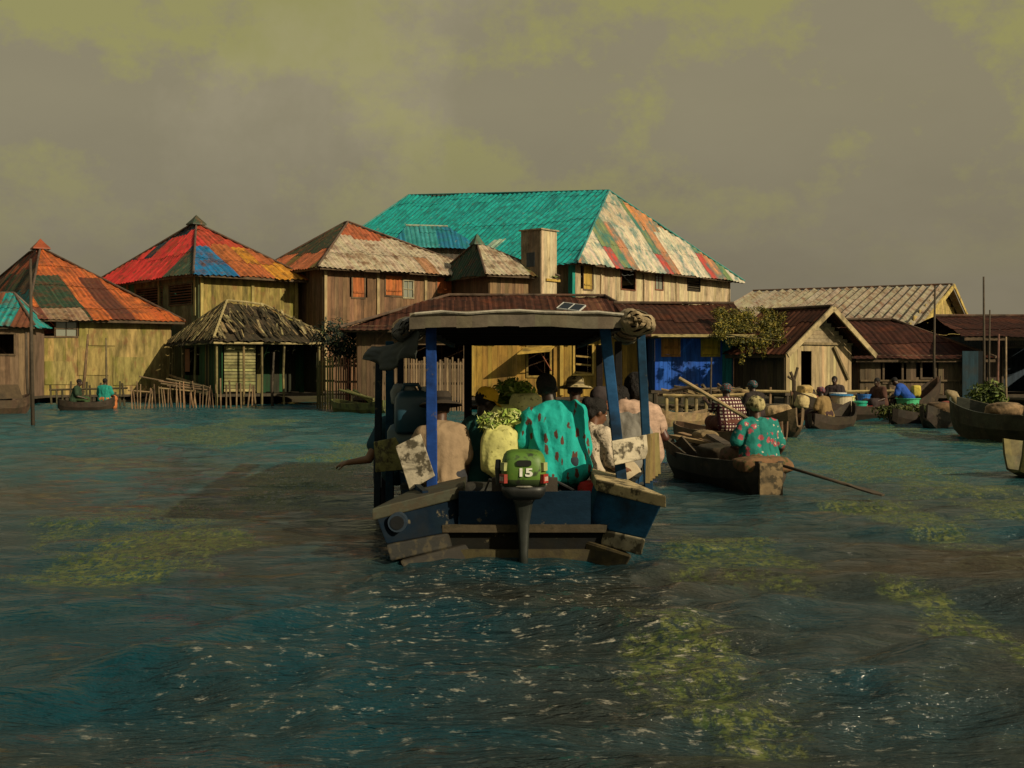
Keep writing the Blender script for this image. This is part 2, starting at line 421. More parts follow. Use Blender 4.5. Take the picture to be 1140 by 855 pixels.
TEAL = (.010, .30, .27); PALE = (.40, .33, .23); ORANGE = (.42, .10, .022); RED = (.42, .030, .026); BLUE = (.012, .12, .26); DGREEN = (.020, .045, .022)
RUST = (.050, .019, .011); GRYELL = (.42, .27, .035); BROWN = (.14, .075, .04); TAN = (.32, .24, .125)

# ------------------------------------------------------------------ house 1: far left, orange patched roof
h = House('plank_house', 'far left house with orange and green patched hipped roof and yellow boarded walls', 'house', 42, 50, -70, 190, 33, .35, 3.75)
def c1f(u, v, r, i, k):
    if k == 0 and u < .38: return vary((.26, .17, .10), .2) if r < .6 else vary((.16, .05, .03))
    if .12 < u < .40 and v < .62: return vary(DGREEN, .3)
    if .52 < u < .68 and v < .6: return vary((.10, .028, .014), .2)
    return vary(ORANGE, .3, .1)
def c1l(u, v, r, i, k):
    if k == 0: return vary((.012, .17, .16), .2)
    if v > .55: return vary((.20, .05, .02) if r < .4 else (.05, .04, .02), .3)
    return vary((.06, .035, .02) if r < .5 else DGREEN, .3)
holes = [h.window(44, 60, 358, 374, 'open'), h.window(62, 85, 358, 374, 'glass')]
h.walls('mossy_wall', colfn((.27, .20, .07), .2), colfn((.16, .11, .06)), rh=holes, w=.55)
ap = h.roof('tin', 'y', (h.a*.42, h.b*.36), (h.a*.42, h.b*.45), h.zat(279, h.a*.42, h.b*.4), (c1f, c1l, colfn(ORANGE), colfn(ORANGE)), over=.5)
finial(h, ap[0], .62, (.25, .055, .02), .5); h.stilts(5)
m = MB()
for (u0, u1, z0, z1) in ((.3, 1.6, .5, 1.5), (1.7, 3.1, .9, 2.1), (3.3, 4.7, .45, 1.7), (2.2, 3.4, 2.2, 2.9)):
    c = vary((.29, .22, .075), .2)
    m.box(((u0+u1)/2*h.a/6, -.06, (z0+z1)/2+.3), ((u1-u0)*h.a/6, .03, z1-z0), c)
m.build('wall_panel', 'mossy_wall', h.root)

# small teal roof at the extreme left
h = House('lean_to', 'low teal roofed lean-to at the left edge beside the orange roofed house', 'house', -28, 47.5, -140, 33, 8, .35, 3.35)
h.fix_b(2.2)
hl = [h.window(-2, 16, 372, 394, 'open')]
h.walls('wood', colfn((.17, .11, .065)), colfn((.14, .09, .06)), rh=hl)
h.roof('tin', 'x', (.05, 2.2), (h.a-1.2, 2.2), 4.65, ((lambda u, v, r, i, k: vary((.012, .19, .18), .25) if r > .2 else vary((.14, .05, .025))),)*4, over=.25); h.stilts(3)

# ------------------------------------------------------------------ house 2: red and blue roof
h = House('plank_house', 'two-storey house with red, blue and orange striped pyramid roof and mossy yellow wall', 'house', 222, 54, 114, 331, 42, .4, 5.95)
def c2f(u, v, r, i, k):
    if u < .36: return vary(BLUE, .25) if not (v > .62 and r < .5) else vary(RED, .2)
    if v > .48 and u < .8: return vary((.36, .05, .025), .25)
    return vary((.46, .20, .022) if u > .55 and r < .75 else (.34, .10, .03), .25)
def c2l(u, v, r, i, k):
    if v < .66 and u < .74: return vary(RED, .2)
    if u > .6 and v < .45: return vary((.03, .05, .03), .3)
    return vary((.010, .022, .028), .3)
T2 = lambda u, n, z: Vector((-n, h.b-u, z))
lh = [(h.b*.40, h.b*.66, 4.55, 5.45), (h.b*.73, h.b*.94, 4.55, 5.45)]
for q in lh: h.win_parts(*q, 'louvre', BROWN, (.10, .09, .05), T=T2)
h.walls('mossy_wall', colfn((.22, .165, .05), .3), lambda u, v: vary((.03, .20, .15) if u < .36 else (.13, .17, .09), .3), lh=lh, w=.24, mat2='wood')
m = MB(); plank_wall(m, (h.a, .5), (h.a+1.35, .5), h.floor, 5.5, colfn((.30, .22, .07), .25), (), .24); m.build('annex_wall', 'mossy_wall', h.root)
ap = h.roof('tin', 'y', (h.a*.46, h.b*.46), (h.a*.46, h.b*.5), h.zat(250, h.a*.46, h.b*.48), (c2f, c2l, colfn(ORANGE), colfn(ORANGE)), over=.6, period=.3, amp=.035)
finial(h, ap[0], .55, (.03, .05, .03), .45); h.stilts(4)
post_parts(h, (.08, h.a*.52, h.a-.1), (.34, .27, .09))
m = MB()
for y in (h.b*.02, h.b*.36, h.b*.69): m.box((-.07, y+.08, 4.9), (.08, .16, 1.9), (.22, .2, .08))
m.build('side_post', 'wood', h.root)

# ------------------------------------------------------------------ house 3: brown plank house
h = House('plank_house', 'brown plank house with orange shutters and pale rusty pyramid roof in front of teal roof', 'house', 360, 56, 288, 537, 36, .4, 6.45)
def c3f(u, v, r, i, k):
    if v > .55 and .0 < u < .62: return vary((.30, .085, .035), .25)
    if u > .95: return vary((.30, .04, .02))
    return vary(PALE, .14) if r > .08 else vary((.30, .16, .08))
def c3l(u, v, r, i, k):
    if v < .42: return vary((.34, .10, .04), .25) if r < .7 else vary((.10, .07, .02))
    return vary((.028, .035, .018), .3)
hs = [h.window(392, 405, 309, 331, 'shutter', col=(.33, .10, .03)), h.window(429, 447, 307, 329, 'shutter', col=(.36, .11, .03)), h.window(486, 502, 309, 327, 'shutter', col=(.38, .10, .03))]
w_ = h.window(449, 459, 313, 331, 'glass', fcol=(.3, .26, .16)); hs.append(w_)
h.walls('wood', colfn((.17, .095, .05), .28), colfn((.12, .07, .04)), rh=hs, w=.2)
ap = h.roof('tin', 'y', (h.a*.36, h.b*.5), (h.a*.36, h.b*.55), h.zat(248, h.a*.36, h.b*.5), (c3f, c3l, colfn(PALE), colfn(PALE)), over=.55, period=.27, amp=.03)
h.stilts(4); post_parts(h, (.08, h.u_right(420), h.u_right(473), h.a-.12), (.33, .25, .13))
# extension
h = House('plank_annex', 'small brown annex with pale pyramid roof and green finial left of the yellow water hut', 'house', 545, 57, 519, 608, 30, .4, 6.2)
h.fix_b(5)
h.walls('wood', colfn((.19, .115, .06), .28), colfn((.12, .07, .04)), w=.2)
def c3b(u, v, r, i, k): return vary(PALE, .14) if r > .25 else vary((.12, .14, .05))
ap = h.roof('tin', 'y', (h.a*.15, 2.2), (h.a*.15, 2.5), h.zat(272, h.a*.2, 2.3), (c3b, colfn(DGREEN), colfn(PALE), colfn(PALE)), over=.5, period=.27, amp=.03)
finial(h, ap[0], .42, (.05, .10, .06), .5); h.stilts(3)

# ------------------------------------------------------------------ house 4: big teal roof
h = House('great_house', 'largest two-storey house with broad teal roof, pale patched hip end and grey plank walls', 'house', 640, 62, 404, 812, 50, .4, 7.2).fix_b(23)
def c4f(u, v, r, i, k):
    ri = ((i*37+5) % 17)/17
    if k == 0 and ri < .16: return vary((.36, .045, .03))
    if v > .62:
        if u < .5: return vary((.40, .33, .22), .15) if ri > .25 else vary((.12, .17, .07))
        return vary((.44, .18, .06), .2)
    if ri < .22: return vary((.15, .18, .07), .2)
    if ri < .38: return vary((.36, .16, .075), .2)
    if u > .7 and ri < .6: return vary((.12, .16, .06), .2)
    return vary((.50, .42, .30), .14)
def c4l(u, v, r, i, k):
    if k <= 1 and r < .06: return vary((.30, .38, .27))
    return vary(TEAL, .16, .04)
hs = [h.window(692-1, 706, 297, 322, 'open', fcol=(.16, .06, .03)), h.window(729, 737, 298, 322, 'glass', fcol=(.20, .08, .05)), h.window(765, 778, 300, 323, 'louvre', fcol=(.03, .025, .02))]
hs.append(h.window(649, 658, 296, 322, 'shutter', col=(.36, .24, .05)))
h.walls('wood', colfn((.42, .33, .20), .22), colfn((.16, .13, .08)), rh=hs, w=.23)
yn = 3.0; xn_ = h.lx(678, yn); xf_ = xn_+.3; yf = next(y/20 for y in range(100, 900) if h.lx(455, y/20) >= xf_)
zr = (h.zat(213, xn_, yn), h.zat(218, xf_, yf))
ap = h.roof('tin_teal', 'y', (xn_, yn), (xf_, yf), zr, (c4f, c4l, colfn(PALE), colfn(TEAL)), over=.7, period=.4, amp=.03, cap=(.05, .22, .2))
h.stilts(5, .12)
m = MB(); m.box((-.10, .12, 5.2), (.28, .28, 4.0), (.012, .20, .16)); m.build('corner_post', 'wood', h.root, label='teal painted corner post')
for u in (h.u_right(668), h.u_right(716), h.u_right(752), h.a-.1):
    m = MB(); m.box((u, -.07, 4.6), (.1, .06, 5.0), (.36, .28, .17)); m.build('wall_batten', 'wood', h.root)

# plank tower box standing at the teal roof
t = thing('water_tower_hut', 'tall square grey plank box rising in front of the teal roof', 'tower', G(600, 58.5, 0), R(50))
m = MB(); z0, z1 = 3.0, CZ+(HY-258)/F*58.5
hw = .62
pl = lambda c: colfn(c, .2)
plank_wall(m, (-hw, -hw), (hw, -hw), z0, z1, pl((.44, .35, .22)), w=.22)
plank_wall(m, (-hw, hw), (-hw, -hw), z0, z1, pl((.20, .15, .10)), w=.22)
plank_wall(m, (hw, -hw), (hw, hw), z0, z1, pl((.2, .15, .1))); plank_wall(m, (hw, hw), (-hw, hw), z0, z1, pl((.2, .15, .1)))
m.build('wall', 'wood', t)
m = MB(); m.box((0, 0, z1+.04), (1.45, 1.45, .07), (.30, .24, .15)); m.build('lid', 'wood_plain', t)
for x, y in ((-hw, -hw), (hw, -hw), (-hw, hw), (hw, hw)):
    m = MB(); m.beam((x, y, -.4), (x, y, z0), .14, .14, (.3, .22, .08)); m.build('leg', 'wood', t)
m = MB(); m.box((-hw-.05, 0, 6.9), (.03, .5, .7), (.04, .05, .06)); m.build('hatch', 'wood', t)
m = MB(); m.box((.25, -hw-.07, 5.9), (1.1, .1, .12), (.4, .27, .06)); m.build('cross_beam', 'wood', t)

# blue tarp covered dormer roof
t = thing('roof_dormer', 'small blue sheeted dormer roof in front of the teal roof slope', 'roof', G(482, 63, 0), R(12))
m = MB(); zt = CZ+(HY-251)/F*63; zb = CZ+(HY-277)/F*63
roof_face(m, (-2.4, -1.2, zb), (2.5, -1.2, zb-.1), (.9, .6, zt), (-1.4, .6, zt), lambda u, v, r, i, k: vary((.012, .13, .22), .3) if r > .2 else vary((.03, .2, .2)), sag=.12)
roof_face(m, (2.5, 2.4, zb), (-2.4, 2.4, zb), (-1.4, .6, zt), (.9, .6, zt), colfn(BLUE))
m.build('sheet_roof', 'tin_teal', t)
m = MB(); m.tube([(-1.4, .6, zt+.05), (.9, .6, zt+.05)], .06, (.25, .3, .22)); m.build('ridge_cap', 'tin', t)
m = MB()
for x, y in ((-2.1, -.8), (2.1, -.8), (-2.1, 2), (2.1, 2)): m.beam((x, y, -.4), (x, y, zb+.2), .16, .16, (.08, .06, .04))
plank_wall(m, (-2.1, -.8), (2.1, -.8), 2.5, zb, colfn((.07, .06, .045))); m.build('wall', 'wood', t)

# ------------------------------------------------------------------ yellow shack with long rust roof
h = House('yellow_shack', 'ochre plank shack under a long dark rust roof behind the covered boat', 'shop', 398, 40, 380, 716, 3, .5, 2.95)
h.fix_b(7)
holes = [h.window(588, 612, 386, 418, 'open', fcol=(.3, .2, .05)), h.window(640, 659, 384, 416, 'open', fcol=(.42, .28, .07)), h.window(456, 516, 384, 404, 'open')]
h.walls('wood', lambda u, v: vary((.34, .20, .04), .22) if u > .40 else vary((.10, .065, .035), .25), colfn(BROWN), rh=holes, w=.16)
def c5(u, v, r, i, k): return vary(RUST, .35) if r > .06 else vary((.13, .055, .03), .3)
ap = h.roof('tin_rust', 'x', (h.u_right(480)+.6, 3.4), (h.u_right(697)-.3, 3.4), h.zat(330, 4, 3.4), (c5,)*4, over=.55, period=.22, amp=.013, sag=.12)
h.stilts(6)
# awning flap
u0, u1 = h.u_right(574), h.u_right(617)
m = MB(); m.hexa([(u0, -1.0, 1.94), (u1-.25, -1.0, 2.04), (u1, -.06, 2.22), (u0+.3, -.06, 2.18), (u0, -1.0, 1.97), (u1-.25, -1.0, 2.07), (u1, -.06, 2.25), (u0+.3, -.06, 2.21)], (.46, .30, .06)); m.build('window_flap', 'wood_plain', h.root)
m = MB(); m.tube([(u1-.55, -.9, 2.02), (u1-.1, -.06, 1.4)], .02, (.3, .1, .05)); m.build('prop_stick', 'wood_plain', h.root)
post_parts(h, (h.u_right(526), h.u_right(625), h.u_right(668), h.u_right(690)), (.40, .27, .06), .12)
# counter things inside opening
m = MB()
for k in range(3): m.beam((h.u_right(641), -.02, 1.35+.28*k), (h.u_right(658), -.02, 1.3+.28*k), .04, .06, (.3, .2, .06))
m.build('window_bar', 'wood', h.root)

# solar panel
t = thing('solar_panel', 'small tilted solar panel on the long rust roof', 'solar panel', W(636, 347, 41), R(3))
m = MB(); Mx = Matrix.Rotation(R(20), 3, 'X')@Matrix.Rotation(R(-24), 3, 'Z')
m.box((0, 0, .16), (.82, .75, .03), (.012, .016, .022), M=Mx); m.build('cell_panel', 'solar', t)
m = MB()
for x in (-.41, 0, .41): m.box(Mx@Vector((x, 0, .0))+Vector((0, 0, .165)), (.03, .78, .05), (.5, .5, .46), M=Mx)
for y in (-.375, .375): m.box(Mx@Vector((0, y, 0))+Vector((0, 0, .165)), (.85, .03, .05), (.5, .5, .46), M=Mx)
m.build('frame', 'dark_metal', t)
m = MB(); m.beam((-.3, .2, -.25), (-.3, .2, .2), .04, .04, (.1, .1, .1)); m.beam((.3, .2, -.25), (.3, .2, .2), .04, .04, (.1, .1, .1)); m.build('bracket', 'dark_metal', t)

# ------------------------------------------------------------------ blue shack
h = House('blue_shack', 'bright blue plank shack with two yellow shutters under a dark rust roof', 'shop', 729, 39.5, 700, 815, 4, .75, 2.72)
h.fix_b(6)
hs = [h.window(738, 755, 375, 395, 'shutter', col=(.40, .17, .04), fcol=(.3, .14, .04)), h.window(782, 799, 374, 395, 'shutter', col=(.46, .30, .03), fcol=(.35, .25, .03))]
def cblue(u, v):
    return vary((.016, .085, .44), .22) if u < .86 else vary((.012, .13, .15), .25)
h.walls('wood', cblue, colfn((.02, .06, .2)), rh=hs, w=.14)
h.roof('tin_rust', 'x', (-.9, 3.2), (h.a+.9, 3.2), h.zat(339, 2, 3.2), (c5,)*4, over=.9, period=.22, amp=.013, sag=.1, hip=False); h.stilts(3)
m = MB(); m.beam((-.3, -.96, 2.56), (h.a+.5, -.96, 2.56), .05, .09, (.34, .27, .12)); m.build('fascia_board', 'wood_plain', h.root)

# ------------------------------------------------------------------ gable hut
h = House('gable_hut', 'weathered plank hut with an open gable end and overgrown rust roof', 'house', 874, 38, 818, 947, 34, .7, 2.25)
zr = h.zat(343, h.a*.5, -.3)
dz = (h.u_right(892), h.u_right(901), .7, 2.05)
m = MB()
hol = [dz]
gz = lambda u: h.eave+(zr-.12-h.eave)*(1-abs(2*u/h.a-1))
plank_wall(m, (0, 0), (h.a, 0), h.floor, 2.30, colfn((.34, .26, .14), .25), hol, .17)
m.build('front_wall', 'wood', h.root)
m = MB()
plank_wall(m, (0, 0), (h.a, 0), 2.31, gz, colfn((.27, .22, .13), .2), (), .14, horizontal=True); m.build('gable_panel', 'wood_plain', h.root)
m = MB(); plank_wall(m, (0, h.b), (0, 0), h.floor, h.eave, colfn((.075, .05, .032), .3), (), .2); m.build('side_wall', 'wood', h.root)
m = MB(); plank_wall(m, (h.a, 0), (h.a, h.b), h.floor, h.eave, colfn(BROWN), (), .5); plank_wall(m, (h.a, h.b), (0, h.b), h.floor, lambda u: gz(u)-.02, colfn(BROWN), (), .4); m.build('back_wall', 'wood', h.root)
m = MB(); m.box((h.a/2, h.b/2, h.floor-.06), (h.a+.3, h.b+.3, .1), (.06, .045, .03)); m.build('floor_platform', 'wood_plain', h.root)
h.roof('tin_rust', 'y', (h.a*.5, -.55), (h.a*.5, h.b+.3), zr, (c5,)*4, over=.5, period=.22, amp=.012, hip=False, drop=.30, overg=.5)
m = MB(); ap = Vector((h.a*.5, -.62, zr-.02))
for sx in (-1, 1): m.beam(ap+Vector((0, 0, .0)), Vector((h.a*.5+sx*(h.a*.5+.55), -.62, h.eave-.36)), .06, .17, (.36, .28, .15))
m.build('barge_board', 'wood_plain', h.root)
m = MB(); m.beam((h.a*.70, -.1, 2.2), (h.a*.93, -.1, 1.1), .05, .08, (.13, .1, .05)); m.beam((0, -.08, 2.3), (h.a, -.08, 2.3), .05, .08, (.2, .15, .08)); m.build('brace', 'wood', h.root)
h.stilts(4)
HG = h

# creeper on the roof
blobs = []
cr = random.Random(5)
for k in range(190):
    u, v = cr.random(), cr.random()
    px = lerp(799, 886, u); py = lerp(344, 384, v)
    if mnoise.noise(Vector((px*.055, py*.09, 2.2)))+.30-abs(u-.55)*.45 < 0: continue
    if v > .75 and px < 816: continue
    r = cr.uniform(.14, .30); blobs.append((W(px, py, lerp(40.2, 38.0, v)), (r*1.15, r*.6, r*.55)))
for (px, y0_, y1_) in ((827, 380, 402), (834, 380, 392), (851, 384, 396), (866, 384, 394), (843, 382, 390), (874, 380, 390), (806, 366, 374)):
    for q in range(4): blobs.append((W(px+cr.uniform(-1, 1), lerp(y0_, y1_, q/3), 38.0), (.10, .08, .14)))
o0 = W(846, 366, 39)
t = thing('roof_creeper', 'bushy green creeper spilling over the rust roof beside the blue shack', 'creeper', o0)
m = MB(); m.leaves(blobs, 13000, .095, [(.17, .14, .018), (.10, .10, .014), (.23, .18, .025), (.04, .045, .008)]); m.build('foliage', 'leaf', t, org=o0)
m = MB(); m.tube([W(806, 372, 38.3), W(830, 376, 38.2), W(872, 380, 38.1)], .025, (.07, .06, .02), n=5); m.build('stem', 'wood_plain', t, org=o0)

# ------------------------------------------------------------------ grey ribbed roof shed behind
h = House('long_shed', 'long shed with pale ribbed roof and ochre gable end at upper right', 'shed', 1012, 50, 778, 1076, 62, .5, 3.45)
zr = h.zat(318, h.a*.5, 0)
gz = lambda u: h.eave+(zr-.1-h.eave)*(1-abs(2*u/h.a-1))
m = MB(); plank_wall(m, (0, 0), (h.a, 0), h.floor, gz, colfn((.38, .27, .10), .2), (), .3, horizontal=True); m.build('front_wall', 'mossy_wall', h.root)
m = MB(); plank_wall(m, (0, h.b), (0, 0), h.floor, h.eave, colfn(BROWN)); m.build('side_wall', 'wood', h.root)
m = MB(); plank_wall(m, (h.a, 0), (h.a, h.b), h.floor, h.eave, colfn(BROWN), (), .5); plank_wall(m, (h.a, h.b), (0, h.b), h.floor, gz, colfn(BROWN), (), .4); m.build('back_wall', 'wood', h.root)
h.roof('tin', 'y', (h.a*.5, -.5), (h.a*.5, h.b+.3), zr, (colfn((.25, .21, .145), .1),)*4, over=.45, period=.42, amp=.075, hip=False, drop=.25, jag=0, sag=.02, row=3.6)
m = MB(); ap = Vector((h.a*.5, -.58, zr-.02))
for sx in (-1, 1): m.beam(ap, Vector((h.a*.5+sx*(h.a*.5+.45), -.58, h.eave-.3)), .06, .2, (.45, .33, .10))
m.build('barge_board', 'wood_plain', h.root); h.stilts(3)

# ------------------------------------------------------------------ low dark huts on the right
h = House('low_hut', 'low dark plank hut with rust roof and two black windows behind the long goods boat', 'house', 957, 41, 945, 1093, 2, .55, 1.95)
h.fix_b(6)
hs = [h.window(984, 1003, 404, 425, 'open', fcol=(.10, .07, .045)), h.window(1026, 1040, 401, 420, 'open', fcol=(.10, .07, .045))]
h.walls('wood', colfn((.12, .083, .05), .3), colfn(BROWN), rh=hs, w=.2)
def c8(u, v, r, i, k): return vary((.042, .015, .010), .3) if r > .06 else vary((.09, .035, .022))
h.roof('tin_rust', 'x', (.2, 3.6), (h.a-1.9, 3.6), h.zat(357, 2, 3.6), (c8,)*4, over=.35, period=.22, amp=.012, sag=.1); h.stilts(5)
m = MB(); m.beam((.0, -.09, 1.05), (h.a, -.09, 1.05), .04, .06, (.13, .09, .05)); m.build('wall_rail', 'wood', h.root)
h = House('low_hut', 'dark open-fronted hut with long rust roof at the right edge', 'house', 1098, 42, 1080, 1300, 1, .55, 2.7)
h.fix_b(7)
hs = [(.6, 2.0, .55, 2.2), (2.6, 4.4, .8, 2.3)]
for q in hs: h.win_parts(*q, 'open', BROWN, (.07, .05, .03))
h.walls('wood', colfn((.07, .05, .035), .3), colfn((.03, .05, .07)), rh=hs, w=.2)
h.roof('tin_rust', 'x', (-.5, 3.6), (h.a, 3.6), h.zat(353, 2, 3.6), (c8,)*4, over=1.5, period=.22, amp=.013, sag=.06, hip=False); h.stilts(4)
o0 = W(1083, 425, 40.6)
t = tag(MB().build('door_curtain', 'cloth', None, org=o0) if False else MB().box(W(1080, 418, 40.7), (.55, .05, 1.7), (.012, .035, .05)).box(W(1089, 418, 40.72), (.5, .04, 1.7), (.004, .006, .008)).build('door_panel', 'wood', None, org=o0), 'dark blue door panel between the two low huts on the right', 'door')

# ------------------------------------------------------------------ ruined hut with ragged roof
h = House('ruined_hut', 'ruined open hut with ragged pale thatch strips, mossy green boards and bamboo posts', 'hut', 248, 47, 146, 352, 30, .45, 2.72)
h.fix_b(6.4)
a, b = h.a, h.b
zr = h.zat(338, 1.5, 2.6)
m = MB(); ze = 2.62
FL, FR, BR, BL = Vector((-.5, -.5, ze)), Vector((a+.5, -.5, ze)), Vector((a+.5, b+.5, ze)), Vector((-.5, b+.5, ze))
p0, p1 = Vector((.9, 2.5, zr)), Vector((a-1.2, 3.2, zr-.1))
def cth(u, v, r, i, k): return vary((.045, .032, .016), .4)
for q in ((FL, FR, p1, p0), (BL, FL, p0, p0), (FR, BR, p1, p1), (BR, BL, p0, p1)): roof_face(m, *q, cth, period=.3, amp=.03, row=.9, sw=.4, sag=.2, jag=.25)
rf = m.build('roof', 'thatch', h.root)
m = MB()
for q in ((FL, FR, p1, p0), (BL, FL, p0, p0)):
    A, B, C, D_ = q; e = (B-A); L = e.length; e = e/L; mid = (C+D_)/2-A; s = (mid-e*mid.dot(e)); V = s.length; s.normalize(); n = e.cross(s)
    for k in range(120 if L > 5 else 90):
        u = rng.uniform(.1, L-.1); cu, du = (C-A).dot(e), (D_-A).dot(e)
        lim = V*(u/du if u < du else ((L-u)/(L-cu) if u > cu else 1))
        v0 = rng.uniform(-.1, max(0, lim-.5)); v1 = min(lim, v0+rng.uniform(.4, 1.5))
        if v1-v0 < .2: continue
        w = rng.uniform(.03, .10); sk = rng.uniform(-.15, .15)
        m.beam(A+e*u+s*v0+n*.10, A+e*(u+sk)+s*v1+n*.13, w, .02, vary(rng.choice([(.26, .20, .09), (.18, .13, .06), (.32, .26, .12), (.10, .07, .03), (.07, .05, .02)]), .25), up=n)
m.build('thatch_strip', 'thatch', rf)
m = MB(); up = Vector((0, 0, .12))
for q, e in ((p0, p1), (p0, FL), (p0, BL), (p1, FR)): m.tube([q+up, (q+e)/2+up*1.2, e+up], .05, (.30, .24, .11), n=6)
m.build('ridge_pole', 'wood_plain', rf)
m = MB(); m.tube([BL+Vector((0, 0, -.1)), FL+Vector((0, -.05, -.12)), FR+Vector((0, 0, -.1))], .045, (.36, .29, .14), n=6); m.build('eave_pole', 'wood_plain', h.root)
gcol = lambda u, v: vary((.010, .055, .020) if rng.random() < .55 else ((.018, .02, .010) if rng.random() < .7 else (.10, .085, .03)), .5)
m = MB()
plank_wall(m, (0, b), (0, 0), .5, 2.6, gcol, [(b*.1, b*.45, 1.2, 2.4)], .2); m.build('side_wall', 'wood', h.root)
m = MB(); plank_wall(m, (1.4, 1.5), (a, 1.5), .5, 2.6, gcol, [(2.6, 3.3, .9, 2.3)], .2); m.build('front_wall', 'wood', h.root)
m = MB(); plank_wall(m, (.05, 0), (1.35, 0), .55, 2.55, colfn((.22, .20, .085), .3), (), .13, horizontal=True, gap=.025); m.build('slat_panel', 'wood_plain', h.root)
m = MB(); plank_wall(m, (a, 0), (a, b), .5, 2.6, colfn((.03, .03, .015)), (), .5); plank_wall(m, (a, b), (0, b), .5, 2.6, colfn((.03, .03, .015)), (), .5); m.box((a/2, b/2, .40), (a+.6, b+.6, .1), (.05, .04, .025)); m.build('back_wall', 'wood', h.root)
for (x, y) in ((-.4, b), (-.4, b*.75), (-.4, b*.4), (-.35, -.35), (.75, -.35), (1.5, -.35), (a*.62, -.35), (a, -.35), (-.42, b+.35)):
    m = MB(); m.tube([(x, y, -.7), (x+rng.uniform(-.06, .06), y, 1.2), (x, y, 2.6)], .05, vary((.15, .115, .05), .4), n=6); m.build('post', 'wood_plain', h.root)
m = MB()
for k in range(3): m.beam((-.5, b+.3, .75+.22*k), (-.5, .2, .45+.12*k), .04, .09, vary((.33, .25, .14)))
m.build('handrail', 'wood_plain', h.root)
m = MB(); m.box((-.06, b*.82, 1.85), (.02, .75, 1.0), (.22, .1, .06)); m.build('door_cloth', 'cloth', h.root)

# ------------------------------------------------------------------ dark bank added under the village to block bright water below the houses
m = MB(); nx, ny = 120, 26
def bank_z(x, y):
    edge = 49.5 if x < -4 else 45.5
    t = max(0, min(1, (y-edge)/3.0)); t = t*t*(3-2*t)
    return -1.2+t*1.42+.12*mnoise.noise(Vector((x*.5, y*.5, 3)))*t
xs = [lerp(-75, 75, i/nx) for i in range(nx+1)]; ys = [44+.8*j if j < 20 else 60+(j-20)*14 for j in range(ny+1)]
idx = [[None]*(nx+1) for _ in ys]
for j, y in enumerate(ys):
    for i, x in enumerate(xs): idx[j][i] = len(m.v); m.v.append(Vector((x, y, bank_z(x, y))))
for j in range(ny):
    for i in range(nx): m.f.append((idx[j][i], idx[j][i+1], idx[j+1][i+1], idx[j+1][i])); m.c.append((.035, .028, .014))
o = m.build('added_bank', 'mud', smooth=True); o['kind'] = 'structure'

# ------------------------------------------------------------------ poles, fences, shrubs
def pole(pts, r, label, col=(.06, .045, .03), cat='pole', group=None):
    o0 = Vector(pts[0]); m = MB(); m.tube(pts, [r, r*.85, r*.6][:len(pts)] if len(pts) == 3 else r, col, n=7)
    return tag(m.build('mooring_pole', 'wood_plain', None, org=o0, smooth=True), label, cat, group)
def zpole(px, pyt, D, r, label, dx=0, col=(.06, .045, .03)):
    b0 = G(px, D, -.5); t0 = W(px+dx, pyt, D); return pole([b0, (b0+t0)/2+Vector((rng.uniform(-.04, .04), 0, 0)), t0], r, label, col)
zpole(37, 288, 30.5, .055, 'tallest thin dark pole standing in the water at far left', -3)
zpole(33, 370, 44, .06, 'crooked short pole before the yellow wall at far left', -4)
zpole(88, 372, 45.5, .07, 'leaning brown stick against the yellow boarded house', 10, (.13, .08, .04))
zpole(120, 376, 45.2, .05, 'thin upright bamboo left of the ruined hut', -2, (.12, .09, .045))
zpole(303, 392, 44.6, .06, 'dark bare post at right end of the ruined hut', 2)
zpole(1041, 318, 38.5, .05, 'tall slim pole in front of the pale ribbed roof gable', 0)
zpole(1095, 308, 39, .05, 'tallest pole at right, rising above the dark roof', 0)
zpole(1102, 345, 38.2, .04, 'short thin stick beside the tallest right pole', 0)
zpole(1108, 372, 37, .05, 'reddish brown pole before the dark hut at the right', 4, (.15, .07, .05))
zpole(1121, 375, 36.5, .045, 'pale pole at the far right by the dark hut', -1, (.24, .17, .1))
zpole(792, 398, 31, .035, 'dark upright stick before the blue shack', 0)
# forked post
o0 = G(884, 33.5, -.5); m = MB(); k = W(884, 424, 33.5)
m.tube([o0, k], .06, (.07, .05, .03)); m.tube([k, W(880, 414, 33.5)], .045, (.07, .05, .03)); m.tube([k, W(888, 409, 33.5)], .04, (.07, .05, .03)); m.tube([k, W(877, 419, 33.5)], .035, (.07, .05, .03))
tag(m.build('forked_post', 'wood_plain', None, org=o0), 'forked dark post by the gable hut railing', 'pole')

# stick fence in front of the ruined hut
t = thing('stick_fence', 'row of short pale bamboo stakes in the water before the ruined hut', 'fence', G(190, 43.5, 0))
m = MB(); o0 = t.location
for k in range(34):
    px = lerp(148, 242, k/33)+rng.uniform(-1, 1); d = lerp(43.2, 44.2, k/33)
    m.tube([G(px, d, -.4), W(px+rng.uniform(-6, 5), rng.uniform(424, 438), d)], .024, vary((.20, .13, .07), .45), n=5)
m.build('stakes', 'wood_plain', t, org=o0)
m = MB()
for k in range(7): q = rng.uniform(0, .5); m.tube([W(lerp(142, 240, q), 419+k*2.6, 43.9), W(lerp(142, 240, q+rng.uniform(.3, .5)), 428+k*1.5, 44.1)], .03, vary((.22, .15, .08), .35), n=6)
m.build('rail', 'wood_plain', t, org=o0)
m = MB()
for k in range(8): p = G(lerp(246, 286, k/7), 43.8, -.4); m.tube([p, W(lerp(246, 286, k/7)+rng.uniform(-5, 5), rng.uniform(418, 432), 43.8)], .035, vary((.2, .13, .07), .3), n=5)
tag(m.build('stake_cluster', 'wood_plain', None, org=G(266, 43.8)), 'loose crooked brown stakes right of the bamboo stake row', 'fence')
m = MB()
